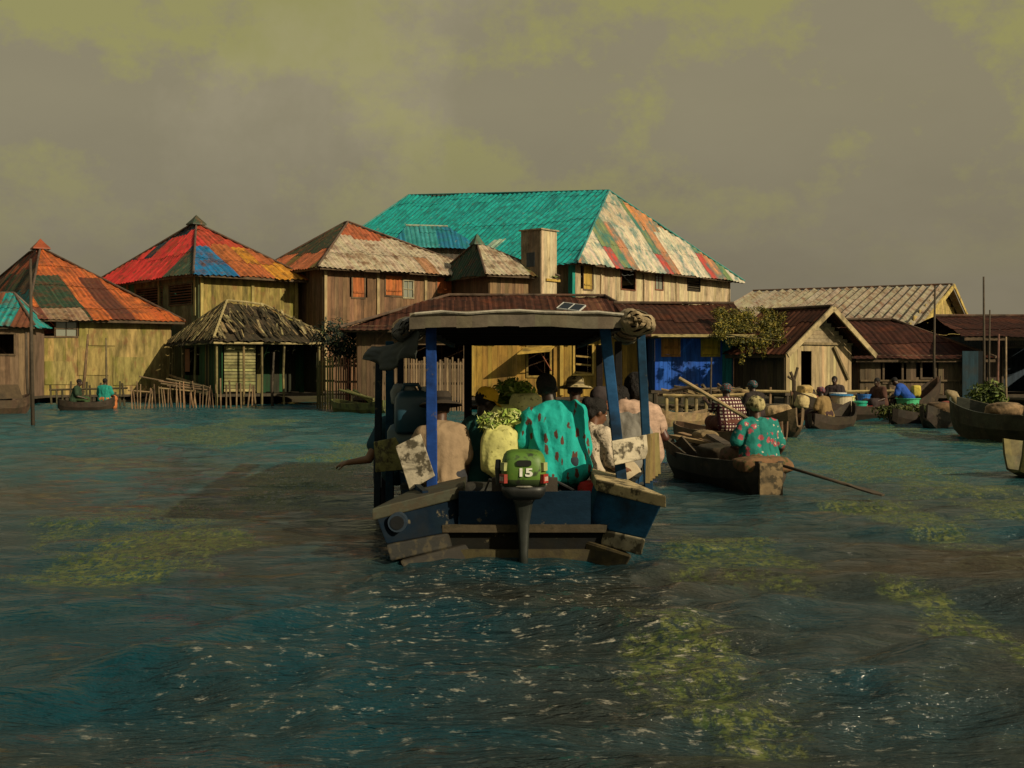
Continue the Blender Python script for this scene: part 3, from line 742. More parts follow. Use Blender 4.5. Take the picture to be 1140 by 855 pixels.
for k in range(14): p = G(lerp(58, 140, k/13), 44.8, -.4); m.tube([p, W(lerp(58, 140, k/13)+rng.uniform(-4, 4), rng.uniform(424, 437), 44.8)], .04, vary((.06, .05, .025), .3), n=5)
m.tube([W(55, 434, 44.8), W(142, 432, 44.8)], .04, (.09, .07, .035), n=5)
tag(m.build('stake_cluster', 'wood_plain', None, org=G(98, 44.8)), 'low dark stakes below the yellow house on the far left', 'fence')

# plank fence right of the ruined hut (under the dark shrub)
def pale_fence(px0, px1, D0, D1, py0, py1, n, label, cols, cross=True):
    o0 = G((px0+px1)/2, (D0+D1)/2, 0); t = thing('pale_fence', label, 'fence', o0); m = MB()
    for k in range(n):
        q = (k+.5)/n; px = lerp(px0, px1, q); d = lerp(D0, D1, q)
        p = G(px, d, -.2); tp = W(px+rng.uniform(-.7, .7), py0+rng.uniform(-3, 3), d)
        m.beam(p, tp, (px1-px0)/F*D0/n*rng.uniform(.5, .8), .03, vary(rng.choice(cols), .25), up=(0, 1, 0))
    m.build('pales', 'wood', t, org=o0)
    if cross:
        m = MB()
        for q in (.25, .75):
            m.beam(W(px0, lerp(py0, py1, q), D0+.06), W(px1, lerp(py0, py1, q), D1+.06), .05, .08, (.12, .09, .05))
        m.build('rail', 'wood', t, org=o0)
pale_fence(352, 372, 43, 42.8, 400, 432, 7, 'short mossy yellow pale fence right of the ruined hut', [(.22, .19, .06), (.12, .11, .04)])
pale_fence(373, 418, 42.6, 42.0, 398, 434, 17, 'red-brown pale fence between the ruined hut and the covered boat', [(.24, .09, .055), (.20, .16, .07), (.28, .14, .08)])
pale_fence(416, 520, 38.6, 38.6, 400, 436, 36, 'weathered pale fence seen through the left posts of the covered boat', [(.26, .18, .10), (.20, .14, .08), (.14, .10, .06)])
t = thing('dark_shrub', 'dark leafy shrub between the ruined hut and the long rust roof', 'shrub', G(388, 43.5, 0))
m = MB(); o0 = t.location
m.leaves([(W(372, 374, 43.6), (.9, .7, .7)), (W(392, 382, 43.4), (.9, .7, .75)), (W(408, 376, 43.3), (.7, .6, .6)), (W(384, 395, 43.5), (.8, .6, .5))], 3400, .16, [(.012, .022, .012), (.02, .03, .018), (.008, .014, .012), (.03, .04, .012)]); m.build('foliage', 'leaf', t, org=o0)
m = MB(); m.tube([G(388, 43.6, -.2), W(388, 400, 43.6), W(392, 384, 43.6)], [.08, .06, .03], (.04, .03, .02)); m.tube([W(388, 402, 43.6), W(375, 380, 43.6)], [.05, .025], (.04, .03, .02)); m.build('trunk', 'wood_plain', t, org=o0)

# railing jetty before the blue shack and gable hut
t = thing('jetty', 'low bamboo railed jetty in front of the blue shack', 'jetty', G(790, 33, 0)); o0 = t.location
m = MB(); m.box(G(815, 34, .38), (5.2, 1.6, .08), (.10, .075, .04)); m.build('deck', 'wood', t, org=o0)
m = MB()
for (a_, b_, y_) in ((738, 832, 440), (738, 828, 462)): m.tube([W(a_, y_, 32.8), W((a_+b_)/2, y_+1, 32.8), W(b_, y_-1, 32.8)], .05, (.34, .25, .11), n=6)
m.build('rail', 'wood_plain', t, org=o0)
for k in range(9):
    m = MB(); p = lerp(742, 830, k/8); m.tube([G(p, 32.85, -.5), W(p, 439, 32.85)], .05, vary((.30, .22, .10), .3), n=6); m.build('post', 'wood_plain', t, org=o0)
t = thing('railing', 'long thin bamboo railing in front of the weathered gable hut', 'fence', G(910, 35, 0)); o0 = t.location
m = MB(); m.tube([W(826, 435, 35), W(910, 436.5, 35), W(995, 435, 35)], .045, (.38, .29, .13), n=6); m.build('rail', 'wood_plain', t, org=o0)
for k in range(7):
    m = MB(); p = lerp(830, 990, k/6); m.tube([G(p, 35.05, -.5), W(p+1, 431, 35.05)], .04, vary((.2, .14, .07), .3), n=6); m.build('post', 'wood_plain', t, org=o0)
m = MB()
for k in range(26):
    p = W(rng.uniform(745, 830), rng.uniform(432, 440), rng.uniform(33.4, 34.3)); p.z = max(.42, p.z); d = Vector((rng.uniform(-1, 1), rng.uniform(-.4, .4), rng.uniform(-.1, .25)))*.5
    m.tube([p-d, p+d], rng.uniform(.03, .06), vary(rng.choice([(.10, .07, .04), (.25, .17, .08), (.05, .035, .02)]), .3), n=5)
o = tag(m.build('firewood_pile', 'wood_plain', None, org=G(790, 33.8, .4)), 'heap of firewood on the jetty before the blue shack', 'firewood')

# ------------------------------------------------------------------ boats
def canoe_mesh(mb, L, Wd, H, rise0, rise1, col, incol, sq0=.15, sq1=.1, n=26, th=.035, draft=.12, floor=.07):
    """dugout/plank canoe along +y from 0 to L; sq = width fraction at the ends"""
    secs = []
    for i in range(n+1):
        t = i/n; k = math.sin(math.pi*min(1, max(0, t)))**.55
        wf = lerp(sq0, sq1, t)*(1-k)+k
        z = H+rise0*max(0, 1-t*2.6)**2+rise1*max(0, t*2.6-1.6)**2
        kb = -draft+(rise0*.9+draft*.9)*max(0, 1-t*5)**2+(rise1*.9+draft*.9)*max(0, t*5-4)**2
        secs.append((t*L, Wd/2*wf, z, kb))
    rings = []
    for (y, w, z, kb) in secs:
        i = len(mb.v); rings.append(i); fl = max(floor, kb+.05)
        out = [(-w, z), (-w*.93, lerp(kb, z, .55)), (-w*.62, lerp(kb, z, .08)), (0, kb), (w*.62, lerp(kb, z, .08)), (w*.93, lerp(kb, z, .55)), (w, z)]
        wi = max(.012, w-th)
        inn = [(wi, z), (wi*.86, lerp(fl, z, .5)), (wi*.55, fl), (0, fl), (-wi*.55, fl), (-wi*.86, lerp(fl, z, .5)), (-wi, z)]
        for (x, zz) in out+inn: mb.v.append(Vector((x, y, zz)))
    m_ = 14
    for a, b in zip(rings, rings[1:]):
        for j in range(m_):
            mb.f.append((a+j, b+j, b+(j+1) % m_, a+(j+1) % m_)); mb.c.append(vary(col if j < 6 else (incol if j < 13 else shade(col, 1.5)), .08))
    mb.f.append(tuple(rings[0]+j for j in range(m_))); mb.c.append(col)
    mb.f.append(tuple(rings[-1]+j for j in reversed(range(m_)))); mb.c.append(col)
    return secs
def canoe(label, near, far, Wd, H, rise0, rise1, col, incol=None, name='canoe', cat='canoe', thw=(.3, .6, .8), mat='hull', group=None, **kw):
    near = Vector(near); far = Vector(far); d = far-near; L = d.length; rz = math.atan2(d.y, d.x)-math.pi/2
    t = thing(name, label, cat, (near.x, near.y, 0), rz, group)
    m = MB(); canoe_mesh(m, L, Wd, H, rise0, rise1, col, incol or shade(col, .8), **kw); m.build('hull', mat, t)
    for q in thw:
        m = MB(); w = Wd*math.sin(math.pi*q)**.55*.96; m.box((0, L*q, H-.04), (w, .18, .035), shade(vary(col), 1.4)); m.build('thwart', 'wood_plain', t)
    t['L'] = L
    return t
def on(t, y, x=0, z=0):                       # world point at boat-local (x,y,z)
    return Vector(t.location)+Matrix.Rotation(t.rotation_euler.z, 3, 'Z')@Vector((x, y, z))

# ------------------------------------------------------------------ people
def cap_geo(vs, fs, p, q, r1, r2, n=14):
    p = Vector(p); q = Vector(q); d = q-p; L = d.length
    d = d/L if L > 1e-6 else Vector((0, 0, 1)); x = d.orthogonal().normalized(); y = d.cross(x)
    rings = []
    for k in range(1, 6): a = math.pi/2*(1-k/5); rings.append((p-d*r1*math.sin(a), r1*math.cos(a)))
    for k in range(0, 5): a = math.pi/2*k/5; rings.append((q+d*r2*math.sin(a), r2*math.cos(a)))
    i0 = len(vs)
    for c, r in rings:
        for j in range(n): a = 2*math.pi*j/n; vs.append(c+(x*math.cos(a)+y*math.sin(a))*r)
    for k in range(len(rings)-1):
        for j in range(n): a = i0+k*n; fs.append((a+j, a+(j+1) % n, a+n+(j+1) % n, a+n+j))
    i = len(vs); vs.append(p-d*r1); vs.append(q+d*r2); e = i0+(len(rings)-1)*n
    for j in range(n): fs.append((i, i0+(j+1) % n, i0+j)); fs.append((i+1, e+j, e+(j+1) % n))
def ell_geo(vs, fs, c, r, M=None, n=20):
    c = Vector(c); i0 = len(vs); k_ = 12
    for k in range(1, k_):
        a = math.pi*k/k_
        for j in range(n):
            b = 2*math.pi*j/n; p = Vector((r[0]*math.sin(a)*math.cos(b), r[1]*math.sin(a)*math.sin(b), -r[2]*math.cos(a))); vs.append(c+(M@p if M else p))
    for k in range(k_-2):
        for j in range(n): a = i0+k*n; fs.append((a+j, a+(j+1) % n, a+n+(j+1) % n, a+n+j))
    i = len(vs); lo = Vector((0, 0, -r[2])); hi = Vector((0, 0, r[2])); vs.append(c+(M@lo if M else lo)); vs.append(c+(M@hi if M else hi)); e = i0+(k_-2)*n
    for j in range(n): fs.append((i, i0+(j+1) % n, i0+j)); fs.append((i+1, e+j, e+(j+1) % n))
def fuse(name, prims, voxel, mat, col, parent, smooth=2, wrinkle=0.0, wfreq=9, seed=0, colf=None):
    vs, fs = [], []
    for p in prims:
        if p[0] == 'c': cap_geo(vs, fs, *p[1:])
        else: ell_geo(vs, fs, *p[1:])
    me = bpy.data.meshes.new('tmp'); me.from_pydata([tuple(v) for v in vs], [], fs)
    o = bpy.data.objects.new('tmp', me); COL.objects.link(o)
    r = o.modifiers.new('r', 'REMESH'); r.mode = 'VOXEL'; r.voxel_size = voxel; r.use_smooth_shade = True
    s = o.modifiers.new('s', 'SMOOTH'); s.factor = .5; s.iterations = smooth
    dg = bpy.context.evaluated_depsgraph_get(); dg.update()
    nm = bpy.data.meshes.new_from_object(o.evaluated_get(dg))
    bpy.data.objects.remove(o); bpy.data.meshes.remove(me)
    nm.name = name
    if wrinkle:
        sv = Vector((seed*7.3, seed*3.1, seed))
        nrm = [v.normal.copy() for v in nm.vertices]
        for v, n_ in zip(nm.vertices, nrm):
            q = Vector((v.co.x*wfreq, v.co.y*wfreq, v.co.z*wfreq*.45))+sv
            q += Vector((mnoise.noise(q*.4), mnoise.noise(q*.4+Vector((9, 0, 0))), 0))*1.5
            v.co += n_*wrinkle*(1-2*abs(mnoise.noise(q)))
    ca = nm.color_attributes.new('Col', 'FLOAT_COLOR', 'POINT')
    buf = []
    for v in nm.vertices:
        c = colf(v.co) if colf else col; buf += [c[0], c[1], c[2], 1]
    ca.data.foreach_set('color', buf)
    nm.polygons.foreach_set('use_smooth', [True]*len(nm.polygons))
    nm.materials.clear(); nm.materials.append(MATS[mat])
    ob = bpy.data.objects.new(name, nm); COL.objects.link(ob); ob.parent = parent
    return ob
SKIN = (.045, .022, .012)
def hand_prims(wr, el, palm_n, curl=.5, s=1.0):
    wr = Vector(wr); f = (wr-Vector(el)).normalized(); nn = Vector(palm_n); nn = (nn-f*nn.dot(f)).normalized(); sd = f.cross(nn)
    pr = []
    for k in (-1.2, -.4, .4, 1.2): pr.append(('c', wr+sd*k*.016*s, wr+f*.085*s+sd*k*.021*s, .016*s, .0125*s))
    for k, l in ((-1.5, .062), (-.5, .074), (.5, .08), (1.5, .07)):
        b = wr+f*.085*s+sd*k*.0195*s; a = curl*.9
        d1 = (f*math.cos(a*.6)+nn*math.sin(a*.6)+sd*k*.05).normalized(); m1 = b+d1*l*.5*s
        d2 = (f*math.cos(a*1.7)+nn*math.sin(a*1.7)+sd*k*.05).normalized(); m2 = m1+d2*l*.5*s
        pr += [('c', b, m1, .0098*s, .009*s), ('c', m1, m2, .009*s, .0075*s)]
    b = wr+f*.03*s+sd*.028*s; m1 = b+(f*.7+sd*.6+nn*.35).normalized()*.045*s; m2 = m1+(f*.9+nn*.4+sd*.1).normalized()*.035*s
    pr += [('c', b, m1, .0125*s, .0105*s), ('c', m1, m2, .0105*s, .0085*s)]
    return pr

def person(label, loc, rz, lean=10, yaw=0, pitch=0, s=1.0, shirt=None, shirt_mat='cloth', sleeve=.75, long_sleeve=False, lower=None, lower_mat='cloth', skirt=False, hair='short', hat=None,
           arms=None, skin=SKIN, voxel=.011, width=1.0, roll=0, stand=False, legs=True, wrinkle=.017, belly=0.0, hatcol=None, hatmat='cloth', group=None, knees=None, side=0):
    """seat (or ground for stand) at loc; faces local +y"""
    t = thing('person', label, 'person', loc, R(rz), group)
    seed = rng.uniform(0, 20)
    base = .0 if not stand else .86
    pel = Vector((0, 0, .09+base))
    ML = Matrix.Rotation(R(-lean), 3, 'X'); ML = Matrix.Rotation(R(side), 3, 'Y')@ML
    T = lambda x, y, z: (pel+ML@(Vector((x*width, y, z-.09))))*s
    P = dict(chest=T(0, .01, .42), neck=T(0, .005, .56), head=T(0, .03, .70))
    sh = {k: T(k*.185, 0, .485) for k in (-1, 1)}
    hip = {k: (pel+Vector((k*.09, 0, -.0)))*s for k in (-1, 1)}
    if stand:
        kn = {k: Vector((k*.1, .03, .47))*s for k in (-1, 1)}; an = {k: Vector((k*.11, 0, .07))*s for k in (-1, 1)}
    else:
        kn = {k: Vector((k*.13, .42, .10))*s for k in (-1, 1)}; an = {k: Vector((k*.13, .44, -.30))*s for k in (-1, 1)}
    if knees:
        for k in (-1, 1): kn[k] = Vector(knees[k][0])*s; an[k] = Vector(knees[k][1])*s
    el, wr = {}, {}
    for k in (-1, 1):
        a = (arms or {}).get(k)
        if a: el[k] = Vector(a[0])*s; wr[k] = Vector(a[1])*s
        else:
            el[k] = sh[k]+Vector((k*.09, .06, -.27))*s; wr[k] = el[k]+Vector((-k*.06, .22, -.06))*s
    HM = ML@Matrix.Rotation(R(yaw), 3, 'Z')@Matrix.Rotation(R(-pitch), 3, 'X')@Matrix.Rotation(R(roll), 3, 'Y')
    hd = P['head']; H = lambda x, y, z: hd+HM@(Vector((x, y, z))*s)
    pr = []
    hx, cx = .095, .105
    for k in (-1, 1):
        pr.append(('c', T(k*.085, 0, .1), T(k*.075, .01, .26), .115*s, .105*s))
        pr.append(('c', T(k*.075, .01, .26), T(k*.095, .005, .42), .105*s, .105*s))
        pr.append(('c', T(k*.07, 0, .47), sh[k], .075*s, .062*s))
        pr.append(('c', sh[k], el[k], .056*s, .042*s)); pr.append(('c', el[k], wr[k], .041*s, .028*s))
        pr += hand_prims(wr[k], el[k], Vector((-k*.5, .1, -.8)), .55, s)
        if legs:
            pr.append(('c', hip[k], kn[k], .088*s, .058*s)); pr.append(('c', kn[k], an[k], .056*s, .038*s))
            pr.append(('c', an[k]+Vector((0, -.03, -.035))*s, an[k]+Vector((k*.015, .15, -.045))*s, .036*s, .026*s))
    pr.append(('c', T(0, .0, .46), T(0, .012, .585), .07*s, .056*s)); pr.append(('c', T(0, .012, .57), H(0, -.012, -.03), .056*s, .056*s))
    # head: cranium, face, jaw, nose, brow, lips, ears
    pr += [('e', H(0, -.012, .035), (.076*s, .094*s, .090*s), HM), ('e', H(0, .022, -.03), (.062*s, .068*s, .088*s), HM), ('c', H(-.02, .055, -.088), H(.02, .055, -.088), .026*s, .026*s),
           ('c', H(0, .083, .012), H(0, .103, -.024), .010*s, .0155*s), ('c', H(-.012, .094, -.028), H(.012, .094, -.028), .0115*s, .0115*s), ('c', H(-.035, .078, .026), H(.035, .078, .026), .012*s, .012*s),
           ('c', H(-.02, .084, -.058), H(.02, .084, -.058), .0115*s, .0115*s)]
    for k in (-1, 1): pr += [('e', H(k*.076, -.012, -.005), (.010*s, .019*s, .031*s), HM)]
    lipc = shade(skin, 1.4)
    body = fuse('body', pr, voxel*s, 'skin', skin, t, 2)
    for k in (-1, 1):
        m = MB(); m.blob(H(k*.030, .078, .008), (.013*s, .011*s, .009*s), (.5, .46, .4), 0, sub=2); m.blob(H(k*.030, .0875, .008), (.0058*s, .004*s, .0058*s), (.01, .007, .005), 0, sub=1); m.build('eye', 'skin', t, smooth=True)
    if shirt:
        g = .018; sp = []
        for k in (-1, 1):
            sp.append(('c', T(k*.098, 0, .06), T(k*.09, .01+belly, .26), (.128+g)*s, (.112+g)*s)); sp.append(('c', T(k*.09, .01+belly, .26), T(k*.10, .0, .41), (.112+g)*s, (.105+g)*s))
            sp.append(('c', T(k*.06, -.005, .47), sh[k], (.078+g*.6)*s, (.066+g)*s))
            e = sh[k].lerp(el[k], 1.0 if long_sleeve else sleeve); sp.append(('c', sh[k], e, (.062+g)*s, (.055+g*1.1)*s))
            if long_sleeve: sp.append(('c', el[k], el[k].lerp(wr[k], .92), (.05+g*.7)*s, (.036+g*.6)*s))
        sp.append(('c', T(0, -.012, .06), T(0, -.006, .27), .13*s, .125*s)); sp.append(('c', T(0, -.006, .27), T(0, -.02, .44), .125*s, .115*s)); sp.append(('c', sh[-1].lerp(sh[1], .25), sh[-1].lerp(sh[1], .75), .10*s, .10*s))
        sp.append(('c', T(0, -.01, .50), T(0, .0, .535), .085*s, .066*s))
        fuse('shirt', sp, max(voxel, .011)*s, shirt_mat, shirt, t, 3, wrinkle*s, 8, seed)
    if lower:
        lp = []
        if skirt:
            lp.append(('c', hip[-1], hip[1], .145*s, .145*s))
            for k in (-1, 1): lp.append(('c', hip[k], kn[k]+Vector((0, .03, 0))*s, .14*s, .12*s)); lp.append(('c', kn[k], kn[k].lerp(an[k], .7), .115*s, .11*s))
            lp.append(('c', kn[-1], kn[1], .11*s, .11*s)); lp.append(('c', kn[-1].lerp(an[-1], .6), kn[1].lerp(an[1], .6), .1*s, .1*s))
        else:
            for k in (-1, 1): lp.append(('c', hip[k]+Vector((0, -.01, .02))*s, kn[k], .118*s, .078*s)); lp.append(('c', kn[k], kn[k].lerp(an[k], .93), .076*s, .062*s))
            lp.append(('c', hip[-1], hip[1], .125*s, .125*s))
        fuse('skirt' if skirt else 'trousers', lp, max(voxel, .013)*s, lower_mat, lower, t, 3, wrinkle*s, 7, seed+3)
    hc = (.010, .008, .007)
    if hair == 'short':
        fuse('hair', [('e', H(0, -.02, .046), (.083*s, .096*s, .090*s), HM)], voxel*s, 'hair', hc, t, 1, .004, 40)
    elif hair == 'bun':
        fuse('hair', [('e', H(0, -.026, .044), (.088*s, .10*s, .094*s), HM), ('e', H(0, -.13, .05), (.055*s, .05*s, .055*s), HM), ('e', H(0, -.075, -.03), (.07*s, .05*s, .06*s), HM)], voxel*s, 'hair', hc, t, 1, .006, 40)
    elif hair == 'big':
        fuse('hair', [('e', H(0, -.03, .055), (.115*s, .125*s, .120*s), HM), ('e', H(0, -.06, -.03), (.095*s, .075*s, .10*s), HM)], voxel*s, 'hair', hc, t, 1, .012, 22)
    if hat == 'cap':
        m = MB(); c = H(0, -.012, .05); pf = [(.090, -.02), (.092, .01), (.088, .045), (.070, .078), (.04, .094), (.001, .099)]
        m.lathe(c, [(r*s, z*s) for r, z in pf], hatcol, n=24, M=HM, sq=(.95, 1.1)); o = m.build('cap', 'cloth', t, smooth=True)
        m = MB(); K = 13
        for i in range(K-1):
            a0, a1 = lerp(R(25), R(155), i/(K-1)), lerp(R(25), R(155), (i+1)/(K-1))
            f = lambda a, r, z: H(math.cos(a)*.086*r, -.012+math.sin(a)*(.098+.095*(r-1)*2.2)*1.0, .034+z)
            dz = lambda a: -.014*math.sin(a)
            m.hexa([f(a0, 1, 0), f(a1, 1, 0), f(a1, 1.35, -.02+dz(a1)), f(a0, 1.35, -.02+dz(a0)), f(a0, 1, .006), f(a1, 1, .006), f(a1, 1.35, -.014+dz(a1)), f(a0, 1.35, -.014+dz(a0))], shade(hatcol, .9))
        m.build('visor', 'cloth', o, smooth=True)
        m = MB(); m.blob(H(0, -.012, .15), (.008*s,)*3, hatcol, 0, sub=1); m.build('button', 'cloth', o)
    elif hat == 'straw':
        m = MB(); c = H(0, -.015, .055); pf = [(.19, -.022), (.17, -.006), (.105, .006), (.097, .02), (.09, .075), (.07, .098), (.03, .104), (.001, .105)]
        m.lathe(c, [(r*s, z*s) for r, z in pf], hatcol, n=26, M=HM, sq=(.98, 1.1)); o = m.build('hat', hatmat, t, smooth=True)
        so = o.modifiers.new('solid', 'SOLIDIFY'); so.thickness = .006
        m = MB(); m.lathe(c, [(r*s, z*s) for r, z in [(.099, .016), (.096, .042)]], shade(hatcol, .35), n=26, M=HM, sq=(.99, 1.11)); m.build('hat_band', 'cloth', o, smooth=True)
    elif hat == 'wrap':
        fuse('headwrap', [('e', H(0, -.022, .05), (.100*s, .118*s, .095*s), HM), ('e', H(0, -.085, .03), (.075*s, .06*s, .07*s), HM), ('e', H(.02, .02, .10), (.07*s, .06*s, .05*s), HM), ('c', H(-.07, .03, .05), H(.07, .03, .05), .035*s, .035*s)], voxel*s, hatmat, hatcol, t, 2, .008, 13, seed)
    return t

# ------------------------------------------------------------------ main covered boat
BD = 8.9
O = G(584, BD, 0)
boat = thing('passenger_boat', 'blue covered wooden passenger boat with roofed canopy, centre of the picture', 'boat', O)
BLUEP = (.010, .045, .12)
# hull loft (local coords: x across, y forward)
m = MB(); secs = []
for i in range(31):
    t_ = i/30; y = -.0+8.2*t_
    w = lerp(.78, 1.18, min(1, t_/.25)) if t_ < .25 else (1.18 if t_ < .6 else 1.18*max(.06, 1-((t_-.6)/.4)**2.2))
    z = .50+.0*t_+(.5*max(0, (t_-.6)/.4)**2); wb = w*.72; kb = -.18+.55*max(0, (t_-.75)/.25)**2
    i0 = len(m.v); secs.append(i0); th = .045
    for (x, zz) in ((-w, z), (-w*.96, .26), (-wb, kb+.04), (0, kb), (wb, kb+.04), (w*.96, .26), (w, z), (w-th, z), (w*.96-th, .28), (wb-th, max(.09, kb+.08)), (0, max(.085, kb+.07)), (-wb+th, max(.09, kb+.08)), (-w*.96+th, .28), (-w+th, z)):
        m.v.append(Vector((x, y, zz)))
for a_, b_ in zip(secs, secs[1:]):
    for j in range(14):
        m.f.append((a_+j, b_+j, b_+(j+1) % 14, a_+(j+1) % 14)); m.c.append(vary((.012, .05, .11) if j in (0, 5) else ((.05, .04, .025) if j < 6 else (.03, .035, .035)), .12))
m.f.append(tuple(secs[0]+j for j in range(14))); m.c.append(BLUEP); m.f.append(tuple(secs[-1]+j for j in reversed(range(14)))); m.c.append(BLUEP)
hull = m.build('hull', 'hull_paint', boat)
lo = lambda px, py, D: W(px, py, D)-O
# transom boards
m = MB()
m.box((0, -.03, .37), (1.0, .06, .26), (.006, .018, .035)); m.box((0, -.03, .13), (1.36, .055, .17), (.012, .011, .009)); tr = m.build('transom', 'hull_paint', boat)
m = MB(); m.box((.0, -.085, .225), (1.24, .05, .055), (.06, .045, .025)); m.build('rubbing_strake', 'chipped', tr)
m = MB(); m.box((.0, -.07, .0), (1.40, .05, .13), (.055, .045, .018)); m.build('waterline_board', 'chipped', tr)
m = MB(); m.box((0, .0, .54), (.5, .1, .12), (.05, .04, .03)); m.build('motor_board', 'wood_plain', boat)
# stern quarter boxes
def quarter(sgn, TI, TO, BO, BI, lab):
    """rear face corners: top-inner, top-outer, bottom-outer, bottom-inner (local)"""
    fwd = Vector((-.18*sgn, 1.25, .0))
    m = MB()
    q = [TI, TO, BO, BI]; f2 = [TI+Vector((0.02*sgn, 1.0, .0)), TO+Vector((-.25*sgn, 1.5, .03)), BO+Vector((-.22*sgn, 1.5, .02)), BI+Vector((0, 1.0, 0))]
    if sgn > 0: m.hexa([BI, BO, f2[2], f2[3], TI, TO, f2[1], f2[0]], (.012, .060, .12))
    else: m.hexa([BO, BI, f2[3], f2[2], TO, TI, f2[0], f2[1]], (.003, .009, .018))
    o = m.build('quarter_box', 'hull_paint', boat, bevel=.012)
    m = MB(); up = Vector((0, 0, .045)); bk = Vector((0, -.03, 0)); ou = Vector((.02*sgn, 0, 0))
    a, b = TI+bk-ou+Vector((0, 0, -.035)), TO+bk+ou+Vector((0, 0, -.035)); c, d = f2[1]+ou, f2[0]-ou
    L4 = [a, b, c+Vector((0, 0, -.035)), d+Vector((0, 0, -.035))] if sgn > 0 else [b, a, d+Vector((0, 0, -.035)), c+Vector((0, 0, -.035))]
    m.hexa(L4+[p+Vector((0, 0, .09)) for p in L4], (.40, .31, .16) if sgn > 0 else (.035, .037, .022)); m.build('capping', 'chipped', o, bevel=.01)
    # lower fender piece
    m = MB(); k = Vector((0, -.02, 0)); dn = Vector((-.03*sgn, 0, -.11))
    a, b = BI.lerp(BO, .28)+k, BO+k
    P = [a+dn, b+dn*1.1, b+dn*1.1+Vector((-.1*sgn, .5, 0)), a+dn+Vector((0, .5, 0))]; Q = [a, b, b+Vector((-.1*sgn, .5, 0)), a+Vector((0, .5, 0))]
    if sgn < 0: P = [P[1], P[0], P[3], P[2]]; Q = [Q[1], Q[0], Q[3], Q[2]]
    m.hexa(P+Q, (.26, .22, .14) if sgn > 0 else (.010, .010, .008)); m.build('fender_block', 'chipped', o, bevel=.012)  # left block gets a shade colour, its darkness is painted in
    m = MB(); a2, b2 = BI+dn*1.2+Vector((-.12*sgn, .02, -.04)), BO+dn*1.3+Vector((-.05*sgn, .02, -.04))
    P = [a2+Vector((0, 0, -.2)), b2+Vector((-.16*sgn, 0, -.2)), b2+Vector((-.3*sgn, .8, -.2)), a2+Vector((0, .8, -.2))]; Q = [a2+Vector((0, 0, .1)), b2+Vector((0, 0, .06)), b2+Vector((-.1*sgn, .8, .06)), a2+Vector((0, .8, .1))]
    if sgn < 0: P = [P[1], P[0], P[3], P[2]]; Q = [Q[1], Q[0], Q[3], Q[2]]
    m.hexa(P+Q, (.07, .052, .02) if sgn > 0 else (.012, .010, .007)); m.build('bilge_block', 'chipped', o, bevel=.02)  # left bilge block likewise painted dark as if in shade
    return o
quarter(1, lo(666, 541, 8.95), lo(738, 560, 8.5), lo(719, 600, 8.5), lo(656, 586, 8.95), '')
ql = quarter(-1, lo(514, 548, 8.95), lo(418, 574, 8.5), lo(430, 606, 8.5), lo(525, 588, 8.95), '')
m = MB(); c = lo(443, 581, 8.55); m.tube([c+Vector((.0, -.05, 0)), c+Vector((0, .05, 0))], .07, (.016, .03, .05), n=20); m.build('port_rim', 'dark_metal', ql)
m = MB(); m.tube([c+Vector((.0, -.056, 0)), c+Vector((0, .0, 0))], .05, (.003, .004, .006), n=20); m.build('port_dark_disc', 'dark_metal', ql)  # solid near-black disc; the dark of the hole is its colour
# posts
def bpost(pt, pb, w, col, dd=.07):
    m = MB(); m.beam(pb, pt, w, dd, col, up=(0, 1, 0)); m.build('canopy_post', 'hull_paint', boat, bevel=.006)
PB = (.014, .050, .22)
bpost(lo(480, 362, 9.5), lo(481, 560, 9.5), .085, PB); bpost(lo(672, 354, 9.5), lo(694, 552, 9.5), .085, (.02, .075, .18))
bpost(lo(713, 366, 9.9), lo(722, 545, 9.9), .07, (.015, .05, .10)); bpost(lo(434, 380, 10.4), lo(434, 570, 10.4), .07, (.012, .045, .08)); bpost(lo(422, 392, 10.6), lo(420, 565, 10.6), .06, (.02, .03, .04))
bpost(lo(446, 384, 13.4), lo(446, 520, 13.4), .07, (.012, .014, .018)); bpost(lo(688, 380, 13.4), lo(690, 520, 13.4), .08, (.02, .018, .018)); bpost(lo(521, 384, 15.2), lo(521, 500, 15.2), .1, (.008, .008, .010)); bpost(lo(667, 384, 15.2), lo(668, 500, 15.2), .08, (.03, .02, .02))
# canopy: cambered deck over rafters with rear fascia
zc = CZ+(HY-357)/F*9.35
m = MB(); x0, x1 = lo(462, 0, 9.35).x, lo(694, 0, 9.35).x; y0, y1 = 9.35-BD, 16.2-BD; NX = 14
def can(x, y, dz=0):
    q = (x-(x0+x1)/2)/((x1-x0)/2); wq = 1+.12*min(1, (y-y0)/2); return Vector(((x0+x1)/2+q*(x1-x0)/2*wq, y, zc+.050-.022*q*q+dz+.014*mnoise.noise(Vector((x*3, y*2, 0)))))
ysn = [lerp(y0-.06, y1, j/10) for j in range(11)]; xn = [lerp(x0-.04, x1+.04, i/NX) for i in range(NX+1)]
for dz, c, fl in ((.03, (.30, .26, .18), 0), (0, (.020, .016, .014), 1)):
    for j in range(10):
        for i in range(NX):
            q = [can(xn[i], ysn[j], dz), can(xn[i+1], ysn[j], dz), can(xn[i+1], ysn[j+1], dz), can(xn[i], ysn[j+1], dz)]
            m.poly(q[::-1] if fl else q, c)
for i in range(NX): m.poly([can(xn[i], ysn[0], 0), can(xn[i+1], ysn[0], 0), can(xn[i+1], ysn[0], .03), can(xn[i], ysn[0], .03)], (.22, .19, .13))
for i_, fl in ((0, 0), (NX, 1)):
    for j in range(10):
        q = [can(xn[i_], ysn[j+1], 0), can(xn[i_], ysn[j], 0), can(xn[i_], ysn[j], .03), can(xn[i_], ysn[j+1], .03)]; m.poly(q[::-1] if fl else q, (.3, .26, .2))
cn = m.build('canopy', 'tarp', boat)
m = MB()
